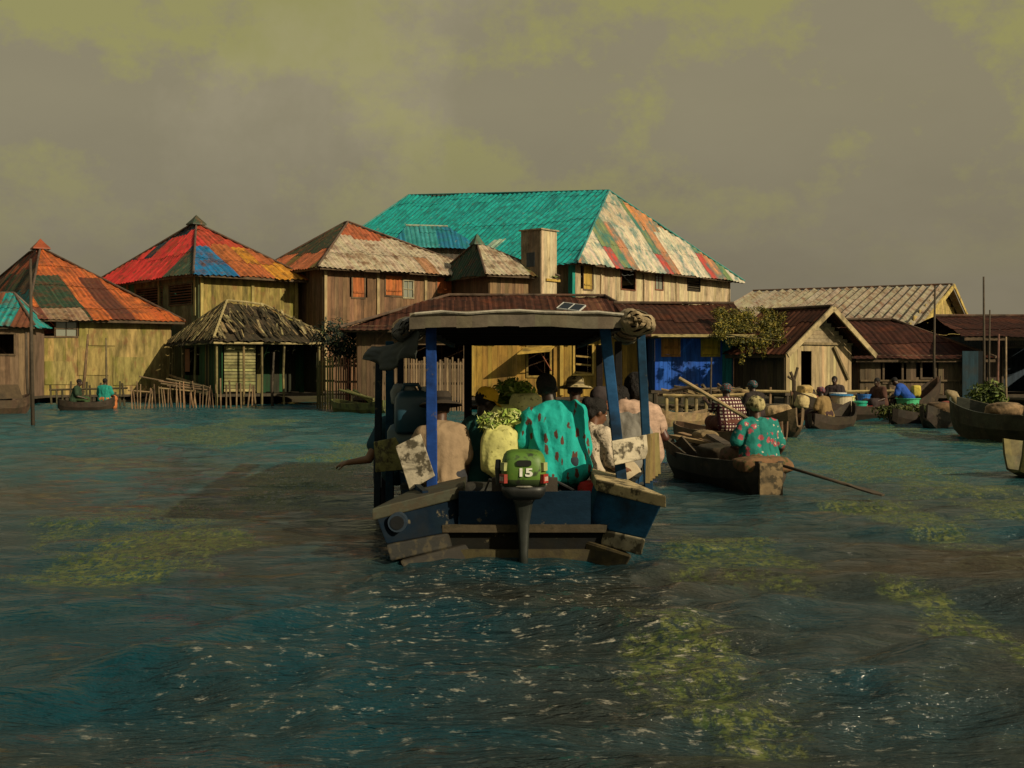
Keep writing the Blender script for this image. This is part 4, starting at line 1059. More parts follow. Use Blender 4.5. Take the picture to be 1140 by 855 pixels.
for i in range(NX):
    a0, a1 = xn[i], xn[i+1]; q0, q1 = can(a0, y0-.03), can(a1, y0-.03)
    h0 = Vector((0, 0, -.085-.012*rng.random())); b_ = Vector((0, -.045, -.005))
    m.hexa([q0+h0+b_, q1+h0+b_, q1+h0, q0+h0, q0+b_, q1+b_, q1+Vector((0, 0, -.004)), q0+Vector((0, 0, -.004))], vary((.12, .098, .068), .12))
m.build('rear_beam', 'wood_plain', cn)
m = MB()
for j in range(1, 8):
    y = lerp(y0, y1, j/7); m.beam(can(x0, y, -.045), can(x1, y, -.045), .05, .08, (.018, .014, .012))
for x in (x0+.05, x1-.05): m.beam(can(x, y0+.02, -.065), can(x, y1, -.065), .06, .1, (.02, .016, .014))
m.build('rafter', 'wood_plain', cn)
m = MB(); m.tube([can(lerp(x0, x1, k/8), y0-.08, .02+.012*math.sin(k*2.1)) for k in range(9)], .013, (.36, .33, .26), n=6); m.build('edge_rope', 'tarp', cn)
# rolled tarps on both sides
def roll_tarp(pts, rad, col, mat, label=None):
    m = MB(); N_ = 22
    P = []
    for i in range(N_+1):
        f = i/N_*(len(pts)-1); k = min(int(f), len(pts)-2); P.append(Vector(pts[k]).lerp(Vector(pts[k+1]), f-k))
    i0 = len(m.v); n = 18
    for i, p in enumerate(P):
        for j in range(n):
            a = 2*math.pi*j/n; r = rad*(1+.22*mnoise.noise(Vector((i*.55, math.cos(a)*1.5, math.sin(a)*1.5)))+.10*math.sin(i*1.9+a*2)); m.v.append(p+Vector((math.cos(a)*r*1.35, 0, math.sin(a)*r*.92-.03*math.cos(a)*(1 if p.x > 0 else -1))))
    for i in range(N_):
        for j in range(n): a = i0+i*n; m.f.append((a+j, a+(j+1) % n, a+n+(j+1) % n, a+n+j)); m.c.append(vary(col, .06))
    for q in range(4):                       # rolled layers at the near end
        sc0, sc1 = 1-q*.25, 1-(q+1)*.25; b0 = len(m.v)
        for sc, d_ in ((sc0, -.12*math.sqrt(1-sc0**2)), (sc1, -.12*math.sqrt(1-max(.0, sc1)**2))):
            for j in range(n): m.v.append(P[0]+(m.v[i0+j]-P[0])*max(sc, .02)+Vector((0, d_+.02*math.sin(j*2.1+q), .012*math.sin(j*1.3+q*2))))
        for j in range(n): m.f.append((b0+(j+1) % n, b0+j, b0+n+j, b0+n+(j+1) % n)); m.c.append(shade(col, .9))
    o = m.build('rolled_tarp', mat, boat, smooth=True, label=label)
    for i in (3, 10, 17):
        m = MB(); pp = P[i]; m.tube([pp+Vector((math.cos(a)*rad*1.45, 0, math.sin(a)*rad*1.06)) for a in [2*math.pi*j/14 for j in range(15)]], .008, (.08, .07, .05), n=5)
        m.build('tie_cord', 'canvas', o)
roll_tarp([lo(708, 358, 9.3), lo(703, 362, 10.4), lo(698, 370, 13), lo(694, 375, 15.8)], .105, (.30, .23, .135), 'canvas', 'tan rolled canvas side tarp')
roll_tarp([lo(455, 366, 9.7), lo(455, 368, 11), lo(458, 374, 15.5)], .10, (.09, .085, .075), 'tarp', 'dark grey side tarp')
# hanging grey tarp left
m = MB(); A0, B0 = lo(470, 362, 9.55), lo(414, 386, 10.2); NU, NV = 22, 14; i0 = len(m.v)
for i in range(NU+1):
    for j in range(NV+1):
        u, v = i/NU, j/NV; p = A0.lerp(B0, u); p = p+Vector((0, 0, -.06*math.sin(math.pi*u)))
        L_ = lerp(.28, .12, u)*(1-.15*math.sin(u*9)); fold = .035*math.sin(u*17+v*1.4)*v+.02*mnoise.noise(Vector((u*6, v*5, 0)))
        m.v.append(p+Vector((-.06*v+fold*.5, -.10*math.sin(v*2.2)+fold, -L_*v)))
for i in range(NU):
    for j in range(NV): a = i0+i*(NV+1)+j; m.f.append((a, a+1, a+NV+2, a+NV+1)); m.c.append((.045, .052, .046))
o = m.build('hanging_tarp', 'tarp', boat, smooth=True); sm = o.modifiers.new('solid', 'SOLIDIFY'); sm.thickness = .008
# boards hung on posts
m = MB(); c = [lo(681, 491, 9.3), lo(720, 484, 9.4), lo(722, 510, 9.4), lo(684, 518, 9.3)]; bk = Vector((.0, .035, 0))
m.hexa([c[3], c[2], c[2]+bk, c[3]+bk, c[0], c[1], c[1]+bk, c[0]+bk], (.46, .40, .29)); m.build('side_board', 'chipped', boat, label='pale square board on the right rear post', bevel=.006)
m = MB()
for k in range(5):
    q = k/4; m.beam(lo(lerp(722, 731, q), lerp(484, 482, q), 9.45+.1*q), lo(lerp(721, 733, q), lerp(538, 528, q), 9.35+.1*q), .035, .03, vary((.20, .15, .06), .2))
m.build('side_board', 'wood', boat, label='brown slatted board beside the pale one')
m = MB(); c = [lo(416, 492, 9.9), lo(440, 487, 9.7), lo(458, 522, 9.7), lo(418, 526, 9.9)]
m.hexa([c[3], c[2], c[2]+bk, c[3]+bk, c[0], c[1], c[1]+bk, c[0]+bk], (.20, .19, .06)); m.build('side_board', 'chipped', boat, label='mossy yellow board at left gunwale', bevel=.006)
m = MB(); c = [lo(440, 497, 9.42), lo(468, 483, 9.42), lo(484, 530, 9.42), lo(456, 546, 9.42)]
m.hexa([c[3], c[2], c[2]+bk, c[3]+bk, c[0], c[1], c[1]+bk, c[0]+bk], (.40, .35, .26)); m.build('side_board', 'chipped', boat, label='pale tilted board at left gunwale', bevel=.004)
# gunwale side screens lower left/right posts base
m = MB()
for y in (1.2, 2.2, 3.4, 4.6): m.box((0, y, .42), (2.1, .28, .04), (.05, .055, .05))
m.build('bench', 'wood_plain', boat)

# ------------------------------------------------------------------ outboard motor
MO = W(583, 545, 8.72)
mot = thing('outboard_motor', 'green outboard motor marked 15 on the stern of the covered boat', 'outboard motor', MO)
def superring(cx, cy, z, a, b, n=36, e=4.2):
    r = []
    for j in range(n):
        t_ = 2*math.pi*j/n; c_, s_ = math.cos(t_), math.sin(t_)
        r.append(Vector((cx+a*math.copysign(abs(c_)**(2/e), c_), cy+b*math.copysign(abs(s_)**(2/e), s_), z)))
    return r
def loft(m, rings, cols):
    ids = []
    for r in rings: ids.append(len(m.v)); m.v += r
    n = len(rings[0])
    for k, (a, b) in enumerate(zip(ids, ids[1:])):
        for j in range(n): m.f.append((a+j, a+(j+1) % n, b+(j+1) % n, b+j)); m.c.append(cols(k))
    m.f.append(tuple(ids[0]+j for j in reversed(range(n)))); m.c.append(cols(0)); m.f.append(tuple(ids[-1]+j for j in range(n))); m.c.append(cols(len(rings)-2))
cg = (.075, .16, .016)
rings = [superring(0, .02, z, a, b) for z, a, b in ((.04, .165, .20), (.09, .168, .215), (.16, .166, .22), (.22, .160, .215), (.255, .150, .20), (.28, .130, .175), (.292, .10, .14), (.296, .05, .08))]
m = MB(); loft(m, rings, lambda k: cg if k > 0 else (.03, .05, .014)); cowl = m.build('cowl', 'cowl', mot, smooth=True)
rings = [superring(0, .02, z, a, b) for z, a, b in ((-.06, .13, .16), (-.03, .155, .19), (.0, .165, .20), (.035, .165, .20))]
m = MB(); loft(m, rings, lambda k: (.012, .013, .012)); m.build('lower_cowl', 'dark_metal', mot, smooth=True)
m = MB(); m.tube([Vector((.168*math.cos(a), .02+.204*math.sin(a), .038)) for a in [2*math.pi*k/40 for k in range(41)]], .008, (.16, .15, .12), n=6); m.build('seam_trim', 'dark_metal', cowl)
m = MB(); loft(m, [[Vector((x*.055, -.201+dy, .212+z*.022)) for x, z in [(math.copysign(abs(math.cos(t_))**.5, math.cos(t_)), math.copysign(abs(math.sin(t_))**.5, math.sin(t_))) for t_ in [2*math.pi*k/24 for k in range(24)]]] for dy in (.02, -.006)][::-1], lambda k: (.006, .007, .005)); m.build('grip_dark_pad', 'dark_metal', cowl)  # raised near-black pad, slot shadow painted as its colour
cu = bpy.data.curves.new('txt', 'FONT'); cu.body = '15'; cu.size = .095; cu.align_x = 'CENTER'; cu.extrude = .004; cu.offset = .0035
to = bpy.data.objects.new('txt', cu); COL.objects.link(to); dg = bpy.context.evaluated_depsgraph_get(); dg.update()
tm = bpy.data.meshes.new_from_object(to.evaluated_get(dg)); bpy.data.objects.remove(to)
ca = tm.color_attributes.new('Col', 'FLOAT_COLOR', 'POINT'); ca.data.foreach_set('color', [.75, .74, .66, 1]*len(tm.vertices))
tm.materials.clear(); tm.materials.append(MATS['plastic'])
ob = bpy.data.objects.new('number_marking', tm); COL.objects.link(ob); ob.parent = cowl; ob.rotation_euler = (R(90), 0, 0); ob.location = (.008, -.2015, .118); ob.scale = (1.25, .85, 1)
for sx in (-1, 1):
    m = MB(); a0 = R(-52)
    p = Vector((sx*.152, -.165, .10)); u = Vector((.035*sx, .06, 0)); n_ = Vector((sx*.8, -.6, 0)).normalized()
    q = [p-u*.5+n_*.012, p+u*.5+n_*.012]; 
    m.hexa([q[0]+Vector((0, 0, -.035)), q[1]+Vector((0, 0, -.035)), q[1]-n_*.03+Vector((0, 0, -.035)), q[0]-n_*.03+Vector((0, 0, -.035)), q[0]+Vector((0, 0, .03)), q[1]+Vector((0, 0, .03)), q[1]-n_*.03+Vector((0, 0, .03)), q[0]-n_*.03+Vector((0, 0, .03))], (.26, .022, .016)); m.build('red_badge', 'plastic', cowl)
    m = MB(); 
    for k in (-.25, .05, .3): m.beam(p+u*k+n_*.0135+Vector((0, 0, -.02)), p+u*k+n_*.0135+Vector((0, 0, .012)), .006, .004, (.6, .55, .45), up=n_)
    m.build('badge_mark', 'plastic', cowl)
    m = MB(); q2 = p+Vector((0, 0, .085)); m.hexa([q2-u*.4+n_*.01+Vector((0, 0, -.03)), q2+u*.4+n_*.01+Vector((0, 0, -.03)), q2+u*.4-n_*.03+Vector((0, 0, -.03)), q2-u*.4-n_*.03+Vector((0, 0, -.03)), q2-u*.4+n_*.008+Vector((0, 0, .03)), q2+u*.4+n_*.008+Vector((0, 0, .03)), q2+u*.4-n_*.03+Vector((0, 0, .03)), q2-u*.4-n_*.03+Vector((0, 0, .03))], (.30, .32, .12)); m.build('pale_badge', 'plastic', cowl)
m = MB(); loft(m, [superring(0, y, z, a, b, 20) for z, a, b, y in ((-.66, .03, .11, .03), (-.45, .035, .10, .03), (-.25, .045, .09, .03), (-.10, .07, .10, .03), (-.05, .10, .12, .03))], lambda k: (.02, .024, .02)); m.build('leg', 'dark_metal', mot, smooth=True)
m = MB(); loft(m, [superring(0, .03, z, a, b, 20) for z, a, b in ((-.62, .10, .16), (-.605, .10, .16))], lambda k: (.03, .03, .03)); m.tube([(0, -.12, -.72), (0, .14, -.72), (0, .22, -.72)], [.045, .05, .015], (.03, .03, .03), n=12); m.build('gear_case', 'dark_metal', mot)
m = MB()
for k in range(3):
    a = 2*math.pi*k/3; d = Vector((math.cos(a), 0, math.sin(a))); e = Vector((-math.sin(a), 0, math.cos(a))); c = Vector((0, -.13, -.72))
    m.hexa([c+d*.03-e*.03+Vector((0, -.02, 0)), c+d*.12-e*.05+Vector((0, -.03, 0)), c+d*.12+e*.05+Vector((0, .03, 0)), c+d*.03+e*.03+Vector((0, .02, 0))]+[p+Vector((0, .006, 0)) for p in [c+d*.03-e*.03+Vector((0, -.02, 0)), c+d*.12-e*.05+Vector((0, -.03, 0)), c+d*.12+e*.05+Vector((0, .03, 0)), c+d*.03+e*.03+Vector((0, .02, 0))]], (.05, .05, .05))
m.build('propeller', 'dark_metal', mot)
m = MB(); m.box((0, .21, -.10), (.2, .08, .26), (.02, .02, .02)); m.box((-.08, .26, -.03), (.03, .16, .05), (.02, .02, .02)); m.box((.08, .26, -.03), (.03, .16, .05), (.02, .02, .02)); m.build('clamp_bracket', 'dark_metal', mot, bevel=.006)
m = MB(); m.tube([(-.10, .12, .0), (-.16, .3, .05), (-.17, .62, .12)], [.02, .018, .024], (.012, .012, .012), n=10); m.build('tiller', 'dark_metal', mot)
m = MB(); m.tube([(-.185, .0, .04), (-.19, .0, .16), (-.19, .02, .22)], [.022, .026, .02], (.012, .016, .010), n=10); m.build('fuel_bulb', 'dark_metal', mot)

m = MB(); m.tube([(.1, .18, .02), (.2, .3, .06), (.34, .42, -.02), (.45, .7, -.1)], .012, (.015, .015, .015), n=7); m.tube([(-.12, .15, .01), (-.26, .28, .05), (-.3, .5, -.06)], .009, (.10, .09, .08), n=6); m.build('fuel_line', 'dark_metal', mot)

# ------------------------------------------------------------------ passengers in the covered boat
SB = .47
person('man in teal shirt with small rust-red print, seen from behind by the outboard motor', G(624, 9.75, SB+.07), 4, lean=6, yaw=-14, s=1.04, shirt=(.008, .33, .29), shirt_mat='cloth_teal', sleeve=.95, lower=(.02, .03, .04), width=.98, hair='short', side=-9,
       arms={-1: ((-.30, .06, .28), (-.24, .26, .14)), 1: ((.19, .08, .20), (.16, .32, .16))}, skin=(.022, .011, .007), voxel=.010, belly=.0, wrinkle=.024)
person('man in beige T-shirt and dark brimmed hat, back to camera at left stern', G(491, 9.75, SB-.05), 8, lean=8, yaw=20, s=.97, shirt=(.25, .175, .105), sleeve=.8, lower=(.03, .03, .035), hat='straw', hatcol=(.035, .026, .018), hatmat='cloth', width=.80,
       arms={1: ((.22, .03, .24), (.22, .18, .04)), -1: ((-.25, .1, .25), (-.2, .3, .2))}, skin=(.07, .032, .018))
person('passenger in yellow cap and dark teal shirt raising one hand', G(526, 10.15, SB-.03), -62, lean=10, yaw=-8, pitch=8, s=1.0, shirt=(.012, .075, .07), lower=(.02, .02, .03), hat='cap', hatcol=(.80, .46, .03),
       arms={1: ((.18, .28, .40), (.06, .38, .56)), -1: ((-.22, .16, .24), (-.1, .36, .2))}, skin=(.035, .018, .010), voxel=.010)
person('woman with dark tied hair and white lace top, turned to the right', G(648, 10.45, SB-.1), -55, lean=14, yaw=-10, pitch=10, s=.98, shirt=(.48, .40, .30), shirt_mat='cloth_lace', lower=(.36, .29, .19), skirt=True, hair='bun', skin=(.12, .050, .024), voxel=.011)
person('passenger in grey jacket with short dark hair behind the right rear post', G(686, 11.1, SB), -20, lean=20, yaw=-40, pitch=12, s=1.0, shirt=(.16, .15, .13), long_sleeve=True, lower=(.03, .03, .04), hair='bun', skin=(.10, .045, .022))
person('passenger in pink striped shirt with large dark hair leaning over the right gunwale', G(713, 11.2, SB+.10), 32, lean=14, yaw=-20, pitch=15, s=.97, shirt=(.36, .24, .175), shirt_mat='cloth_stripe', sleeve=.55, lower=(.06, .02, .015), hair='big',
       arms={1: ((.30, -.02, .20), (.12, .22, .16)), -1: ((-.2, .2, .28), (-.1, .36, .3))}, skin=(.07, .022, .014), side=8)
person('passenger at left gunwale resting a bare forearm out over the water', G(452, 10.9, SB-.03), 20, lean=5, yaw=10, s=.98, shirt=(.015, .05, .07), sleeve=.6, lower=(.02, .02, .03), hair='short',
       arms={-1: ((-.36, .0, .16), (-.52, .18, .12)), 1: ((.25, .1, .25), (.2, .3, .2))}, skin=(.16, .075, .035))
person('passenger in broad tan straw hat further forward under the canopy', G(640, 12.4, SB+.03), -5, lean=4, s=1.0, shirt=(.10, .06, .03), lower=(.02, .02, .03), hat='straw', hatcol=(.34, .27, .14), hatmat='wrap', skin=(.06, .03, .02))
person('passenger in dark orange top bent forward beside the right post', G(668, 11.7, SB-.02), -10, lean=12, yaw=-30, s=.97, shirt=(.28, .11, .04), long_sleeve=True, lower=(.03, .03, .03), hat='wrap', hatcol=(.04, .03, .03), hatmat='cloth', skin=(.16, .06, .03))
# cargo
def sack(label, c, r, col, seed, rz=0, mat='sack'):
    o0 = Vector((c[0], c[1], c[2]-r[2])); m = MB(); c = Vector(c)
    bm = bmesh.new(); bmesh.ops.create_icosphere(bm, subdivisions=4, radius=1); i0 = len(m.v); M = Matrix.Rotation(rz, 3, 'Z')
    for v in bm.verts:
        p = v.co; q = Vector([math.copysign(abs(k)**.62, k) for k in p]); k = 1+.13*mnoise.noise(p*1.6+Vector((seed, 0, 0)))+.035*mnoise.noise(p*4+Vector((seed, 3, 0)))
        m.v.append(c+M@Vector((q.x*r[0], q.y*r[1], max(-1, q.z)*r[2]))*k)
    for f in bm.faces: m.f.append(tuple(i0+v.index for v in f.verts)); m.c.append(col)
    bm.free()
    t = thing('sack', label, 'sack', o0)
    m.build('bag', mat, t, org=o0, smooth=True)
    m = MB(); m.tube([c+Vector((r[0]*1.02*math.cos(a)*.9, r[1]*1.02*math.sin(a)*.9, r[2]*.18+.01*math.sin(3*a))) for a in [2*math.pi*k/24 for k in range(25)]], .008, (.12, .12, .03), n=5); m.build('tie_cord', 'canvas', t, org=o0)
    return t
sack('pale yellow-green sack right behind the outboard motor, largest of the cargo', W(556, 502, 9.75), (.155, .14, .22), (.50, .48, .17), 4)
sack('pale sack on top beside the head of the teal shirted man', W(585, 456, 10.5), (.14, .13, .15), (.90, .86, .42), 5, .4)
sack('half hidden pale sack under the leafy bundle', W(557, 462, 10.3), (.14, .13, .10), (.70, .72, .26), 9)
for (px, py, D_, r, lb) in ((546, 470, 9.75, .085, 'small pale green cabbage-like bundle on top of the front sack, left one'), (566, 466, 9.8, .095, 'round pale green bundle on top of the front sack, right one')):
    t = thing('vegetable_bundle', lb, 'vegetables', W(px, py, D_)-Vector((0, 0, r))); o0 = t.location
    m = MB(); m.leaves([(W(px, py, D_), (r*1.25, r*1.1, r*.9))], 320, .085, [(.34, .40, .10), (.22, .32, .05), (.48, .50, .20)]); m.build('foliage', 'leaf', t, org=o0)
    m = MB(); m.blob(W(px, py, D_), (r*.9, r*.85, r*.75), (.30, .36, .10), .2, 3, 3); m.build('heart', 'leaf', t, org=o0, smooth=True)
t = thing('leafy_bundle', 'bundle of green leaves piled on the sacks under the canopy', 'plants', W(568, 460, 11.2)); o0 = t.location
m = MB(); m.leaves([(W(570, 436, 10.9), (.19, .16, .13)), (W(558, 452, 10.8), (.12, .10, .12)), (W(580, 438, 10.7), (.14, .12, .12)), (W(551, 470, 10.8), (.08, .08, .1))], 1500, .075, [(.28, .40, .06), (.18, .28, .04), (.42, .48, .12)]); m.build('foliage', 'leaf', t, org=o0)
m = MB()
for k in range(12): m.tube([W(565+rng.uniform(-6, 6), 470, 11.2), W(565+rng.uniform(-18, 18), rng.uniform(430, 445), 11.2)], .006, (.12, .16, .04), n=4)
m.build('stem', 'leaf', t, org=o0)
def jerrycan(label, loc, rz, col):
    t = thing('jerrycan', label, 'jerrycan', loc, rz)
    m = MB(); loft(m, [superring(0, 0, z, a, b, 28, 5) for z, a, b in ((0, .14, .10), (.02, .155, .115), (.30, .155, .115), (.35, .13, .09), (.37, .09, .06))], lambda k: col); m.build('can', 'plastic', t, smooth=True)
    m = MB(); m.tube([(-.09, 0, .35), (-.07, 0, .42), (.05, 0, .42), (.08, 0, .36)], .017, col, n=8); m.build('handle', 'plastic', t, smooth=True)
    m = MB(); m.lathe((.11, 0, .34), [(.035, 0), (.035, .06), (.001, .065)], (.3, .3, .28), n=14); m.build('cap', 'plastic', t)
    return t
jerrycan('dark blue jerrycan stacked inside the left posts of the covered boat', W(459, 482, 10.15), .2, (.012, .05, .08))
jerrycan('blue-grey jerrycan below the dark blue one at left gunwale', W(452, 518, 10.2), -.1, (.03, .07, .09))
sack('small grey-white bundle atop the jerrycan at left', W(450, 440, 10.25), (.12, .12, .10), (.20, .22, .22), 12, 0, 'tarp')
sack('red folded cloth by the right stern box', W(660, 545, 9.6), (.11, .12, .07), (.40, .02, .015), 15, .4, 'cloth')
sack('dark netting heap on the stern floor left of the motor', W(535, 553, 9.5), (.22, .18, .12), (.02, .02, .016), 17, .2, 'tarp')

# ------------------------------------------------------------------ canoe 2: floral shirt woman
def paddle(label, a, b, blade=.38, wd=.07, col=(.06, .045, .03)):
    a, b = Vector(a), Vector(b); t = thing('paddle', label, 'paddle', a); d = (b-a).normalized()
    m = MB(); m.tube([a, b], [.017, .019], col, n=8); m.build('shaft', 'wood_plain', t, org=a, smooth=True)
    sd = d.cross(Vector((0, 0, 1))).normalized(); nn = sd.cross(d); m = MB()
    P = [b-d*.05-sd*.02, b+d*.12-sd*wd, b+d*blade*.75-sd*wd*1.05, b+d*blade-sd*wd*.4, b+d*blade+sd*wd*.4, b+d*blade*.75+sd*wd*1.05, b+d*.12+sd*wd, b-d*.05+sd*.02]
    m.poly([p+nn*.008 for p in P], col); m.poly([p-nn*.008 for p in reversed(P)], col)
    for i in range(8): p, q = P[i], P[(i+1) % 8]; m.poly([p-nn*.008, q-nn*.008, q+nn*.008, p+nn*.008], col)
    m.build('blade', 'wood_plain', t, org=a); return t
c2 = canoe('dark wooden canoe loaded with timber, paddled by the woman in teal floral blouse', G(857, 13.2), G(760, 16.6), 1.08, .36, .03, .14, (.05, .042, .030), (.04, .032, .02), sq0=.24, sq1=.30, thw=(.35, .62))
m = MB(); m.box((0, -.025, .16), (.27, .05, .42), (.20, .14, .07)); m.build('transom', 'chipped', c2)
L2 = c2['L']
person('woman in teal blouse with pink flowers and tan headwrap paddling the near canoe', on(c2, .38, .02, .30), math.degrees(c2.rotation_euler.z)-2+18, lean=6, s=.97, shirt=(.008, .15, .125), shirt_mat='cloth_floral', sleeve=.8, lower=(.13, .07, .04), lower_mat='wrap', skirt=True, hat='wrap', hatcol=(.36, .30, .14), hatmat='wrap', width=1.12,
       arms={1: ((.34, .02, .22), (.34, .16, .06)), -1: ((-.3, .06, .26), (-.18, .28, .24))}, skin=(.07, .032, .018), voxel=.011, wrinkle=.020)
t = on(c2, .2, 0, .3)
sack('brown patterned cloth wrapped round the seat of the near canoe', on(c2, .24, .0, .33), (.33, .22, .10), (.16, .085, .04), 21, c2.rotation_euler.z, 'wrap')
paddle('long dark paddle held out to the right over the water', W(853, 513, 13.4), W(948, 541, 12.6))
for k in range(7):
    a = on(c2, 1.2+rng.uniform(0, .6), rng.uniform(-.25, .25), .30+.03*k); b = on(c2, 2.9+rng.uniform(0, .6), rng.uniform(-.3, .25), .30+.035*k+rng.uniform(0, .06))
    m = MB(); m.beam(a, b, rng.uniform(.08, .14), .045, vary(rng.choice([(.26, .17, .08), (.14, .09, .05), (.08, .06, .04)]), .25))
    tag(m.build('timber_plank', 'wood_plain', None, org=a), 'weathered plank lying in the load of the near canoe', 'plank', 'planks in the near canoe')
for (p0, p1, lb) in (((738, 492), (765, 512), 'dark blade-like board jutting out left of the near canoe, outermost'), ((756, 489), (780, 516), 'dark upright board jutting out of the near canoe load, inner one')):
    a, b = W(*p0, 15.2), W(*p1, 15.0); m = MB(); m.beam(a, b, .04, .12, (.06, .045, .028)); tag(m.build('timber_plank', 'wood_plain', None, org=b), lb, 'plank', 'boards jutting from the near canoe')
sack('bulky tan sack at the far end of the near canoe', on(c2, 2.7, .1, .46), (.15, .20, .15), (.24, .17, .085), 25, .3, 'canvas')
sack('dark brown firewood bundle in the middle of the near canoe', on(c2, 1.5, 0, .36), (.33, .4, .14), (.05, .035, .02), 27, c2.rotation_euler.z, 'thatch')

# ------------------------------------------------------------------ canoe 3: checked dress woman
c3 = canoe('mid-distance brown canoe carrying the woman in checked dress', G(874, 20.5), G(752, 23.0), .85, .30, .22, .12, (.11, .065, .035), (.09, .05, .028), sq0=.2)
person('woman in dark red and white checked dress with coloured headscarf', on(c3, 1.35, -.05, .34), 20, lean=10, s=1.0, shirt=(.055, .010, .016), shirt_mat='cloth_check', sleeve=.95, lower=(.09, .03, .02), skirt=True, hat='wrap', hatcol=(.05, .04, .04), hatmat='wrap_bead',
       arms={1: ((.30, .06, .28), (.34, .20, .36)), -1: ((-.26, .2, .36), (-.3, .34, .5))}, skin=(.05, .025, .015), voxel=.014)
m = MB(); a, b = W(756, 421, 21.3), W(832, 466, 20.9); m.tube([a, b], .035, (.34, .25, .13), n=8); tag(m.build('punting_pole', 'wood_plain', None, org=b), 'pale punting pole held slanting by the woman in checked dress', 'pole')
sack('reddish brown bundle in the canoe with the checked dress woman', on(c3, .8, .0, .30), (.25, .3, .14), (.16, .08, .045), 31, 0, 'canvas')
c4 = canoe('brown goods canoe right behind the floral blouse woman', G(890, 24.5), G(800, 27.5), .95, .38, .25, .2, (.13, .085, .045), sq0=.2)
person('dark clothed person with beaded teal headscarf in the goods canoe', on(c4, 1.6, 0, .36), 30, lean=12, s=1.0, shirt=(.02, .014, .012), long_sleeve=True, lower=(.03, .02, .02), skirt=True, hat='wrap', hatcol=(.03, .05, .05), hatmat='wrap_bead', skin=(.05, .025, .015), voxel=.016)
sack('pale tan sack in the goods canoe', on(c4, .9, .1, .5), (.28, .22, .17), (.38, .27, .14), 33, 0, 'canvas'); sack('orange-red produce heap in the goods canoe', on(c4, .45, .0, .42), (.22, .22, .10), (.30, .10, .03), 35, 0, 'canvas')
c5_ = canoe('narrow pale canoe moored along the jetty', G(735, 29.5), G(792, 30.6), .7, .32, .1, .1, (.25, .17, .085))

# ------------------------------------------------------------------ long goods boat on the right
c6 = canoe('long dark goods boat with raised prow, loaded with buckets', G(882, 32.6), G(1046, 34.8), 1.15, .40, .45, .85, (.035, .023, .015), (.08, .04, .024), thw=(.25, .4, .72), name='goods_boat', cat='boat')
rzb = c6.rotation_euler.z; L6 = c6['L']
m = MB(); m.beam((-.5, .35, .62), (-.5, L6*.45, .47), .05, .1, (.25, .03, .02)); m.build('gunwale_stripe', 'hull_paint', c6, label='red painted gunwale strip')
def bucket(label, loc, r, hgt, col, lid=None, handle=True):
    t = thing('bucket', label, 'bucket', loc)
    m = MB(); m.lathe((0, 0, 0), [(.001, 0), (r*.82, 0), (r*.84, .01), (r*.97, hgt*.93), (r*1.05, hgt*.93), (r*1.05, hgt), (r*.95, hgt), (r*.92, hgt*.5), (.001, hgt*.45)], col, n=22); m.build('pail', 'plastic', t, smooth=False)
    if lid:
        m = MB(); m.lathe((0, 0, hgt), [(r*1.09, -.03), (r*1.09, .012), (r*.9, .02), (.001, .025)], lid, n=22); m.build('lid', 'plastic', t)
    if handle:
        m = MB(); m.tube([(r*1.06*math.cos(a), -.02-r*.35*math.sin(a), hgt*.85-r*.7*math.sin(a)) for a in [math.pi*k/10 for k in range(11)]], .009, (.25, .25, .24), n=5); m.build('handle', 'dark_metal', t)
    return t
def on6(y, x=0, z=0): return on(c6, y, -x, z)
def y6(px):                                   # boat-local station for picture column
    best = min(range(100), key=lambda k: abs(570+F*on(c6, L6*k/100).x/on(c6, L6*k/100).y-px)); return L6*best/100
for (px, x, r, hg, col, lid, lb) in ((934, -.12, .30, .62, (.50, .42, .28), (.02, .16, .35), 'large cream bucket with blue lid in the goods boat'), (945, .12, .24, .58, (.48, .42, .18), None, 'tall yellowish bucket beside the blue lidded one'), (952, -.2, .20, .42, (.012, .30, .20), (.012, .30, .2), 'bright green bucket in the goods boat'),
    (959, -.25, .15, .3, (.42, .04, .025), None, 'small red bucket next to the green one'), (965, .0, .34, .28, (.012, .08, .40), None, 'wide blue basin in the goods boat'), (974, -.2, .16, .26, (.5, .42, .36), (.4, .08, .05), 'small white tub with red lid'), (941, .3, .24, .66, (.5, .45, .36), (.5, .46, .4), 'white bucket standing behind the cream one'), (970, .3, .2, .62, (.02, .12, .4), None, 'blue bucket at the back of the goods boat')):
    bucket(lb, on6(y6(px), x, .10), r, hg, col, lid)
sack('large cream sack at the left end of the goods boat', on6(y6(894), 0, .55), (.36, .28, .24), (.42, .33, .16), 41, .5, 'canvas')
sack('smaller ochre sack behind the large cream sack', on6(y6(901), .2, .75), (.22, .2, .25), (.36, .25, .09), 43, .5, 'canvas')
person('dark shirted vendor behind the buckets in the goods boat', on6(y6(938), .36, .42), 160, lean=4, s=1.0, shirt=(.03, .02, .02), lower=(.03, .02, .02), hair='short', skin=(.05, .025, .015), voxel=.02)
person('vendor in brown top seated right of the buckets', on6(y6(981), .05, .38), 120, lean=10, s=1.0, shirt=(.07, .03, .02), lower=(.03, .02, .02), skirt=True, hair='short', skin=(.05, .025, .015), voxel=.02)
person('person in blue and yellow shirt bending over the green basin', on6(y6(1012), .0, .52), 60, lean=38, s=1.0, shirt=(.014, .06, .30), shirt_mat='cloth', lower=(.04, .03, .03), hair='short', skin=(.05, .025, .015), voxel=.02)
person('child with dark hair in pale top in the left of the goods boat', on6(y6(908), .1, .30), 150, lean=4, s=.7, shirt=(.25, .10, .06), lower=(.03, .02, .02), hair='short', skin=(.05, .025, .015), voxel=.02)
bucket('green basin before the person in blue shirt', on6(y6(1006), -.2, .30), .34, .3, (.06, .38, .18), None, False)
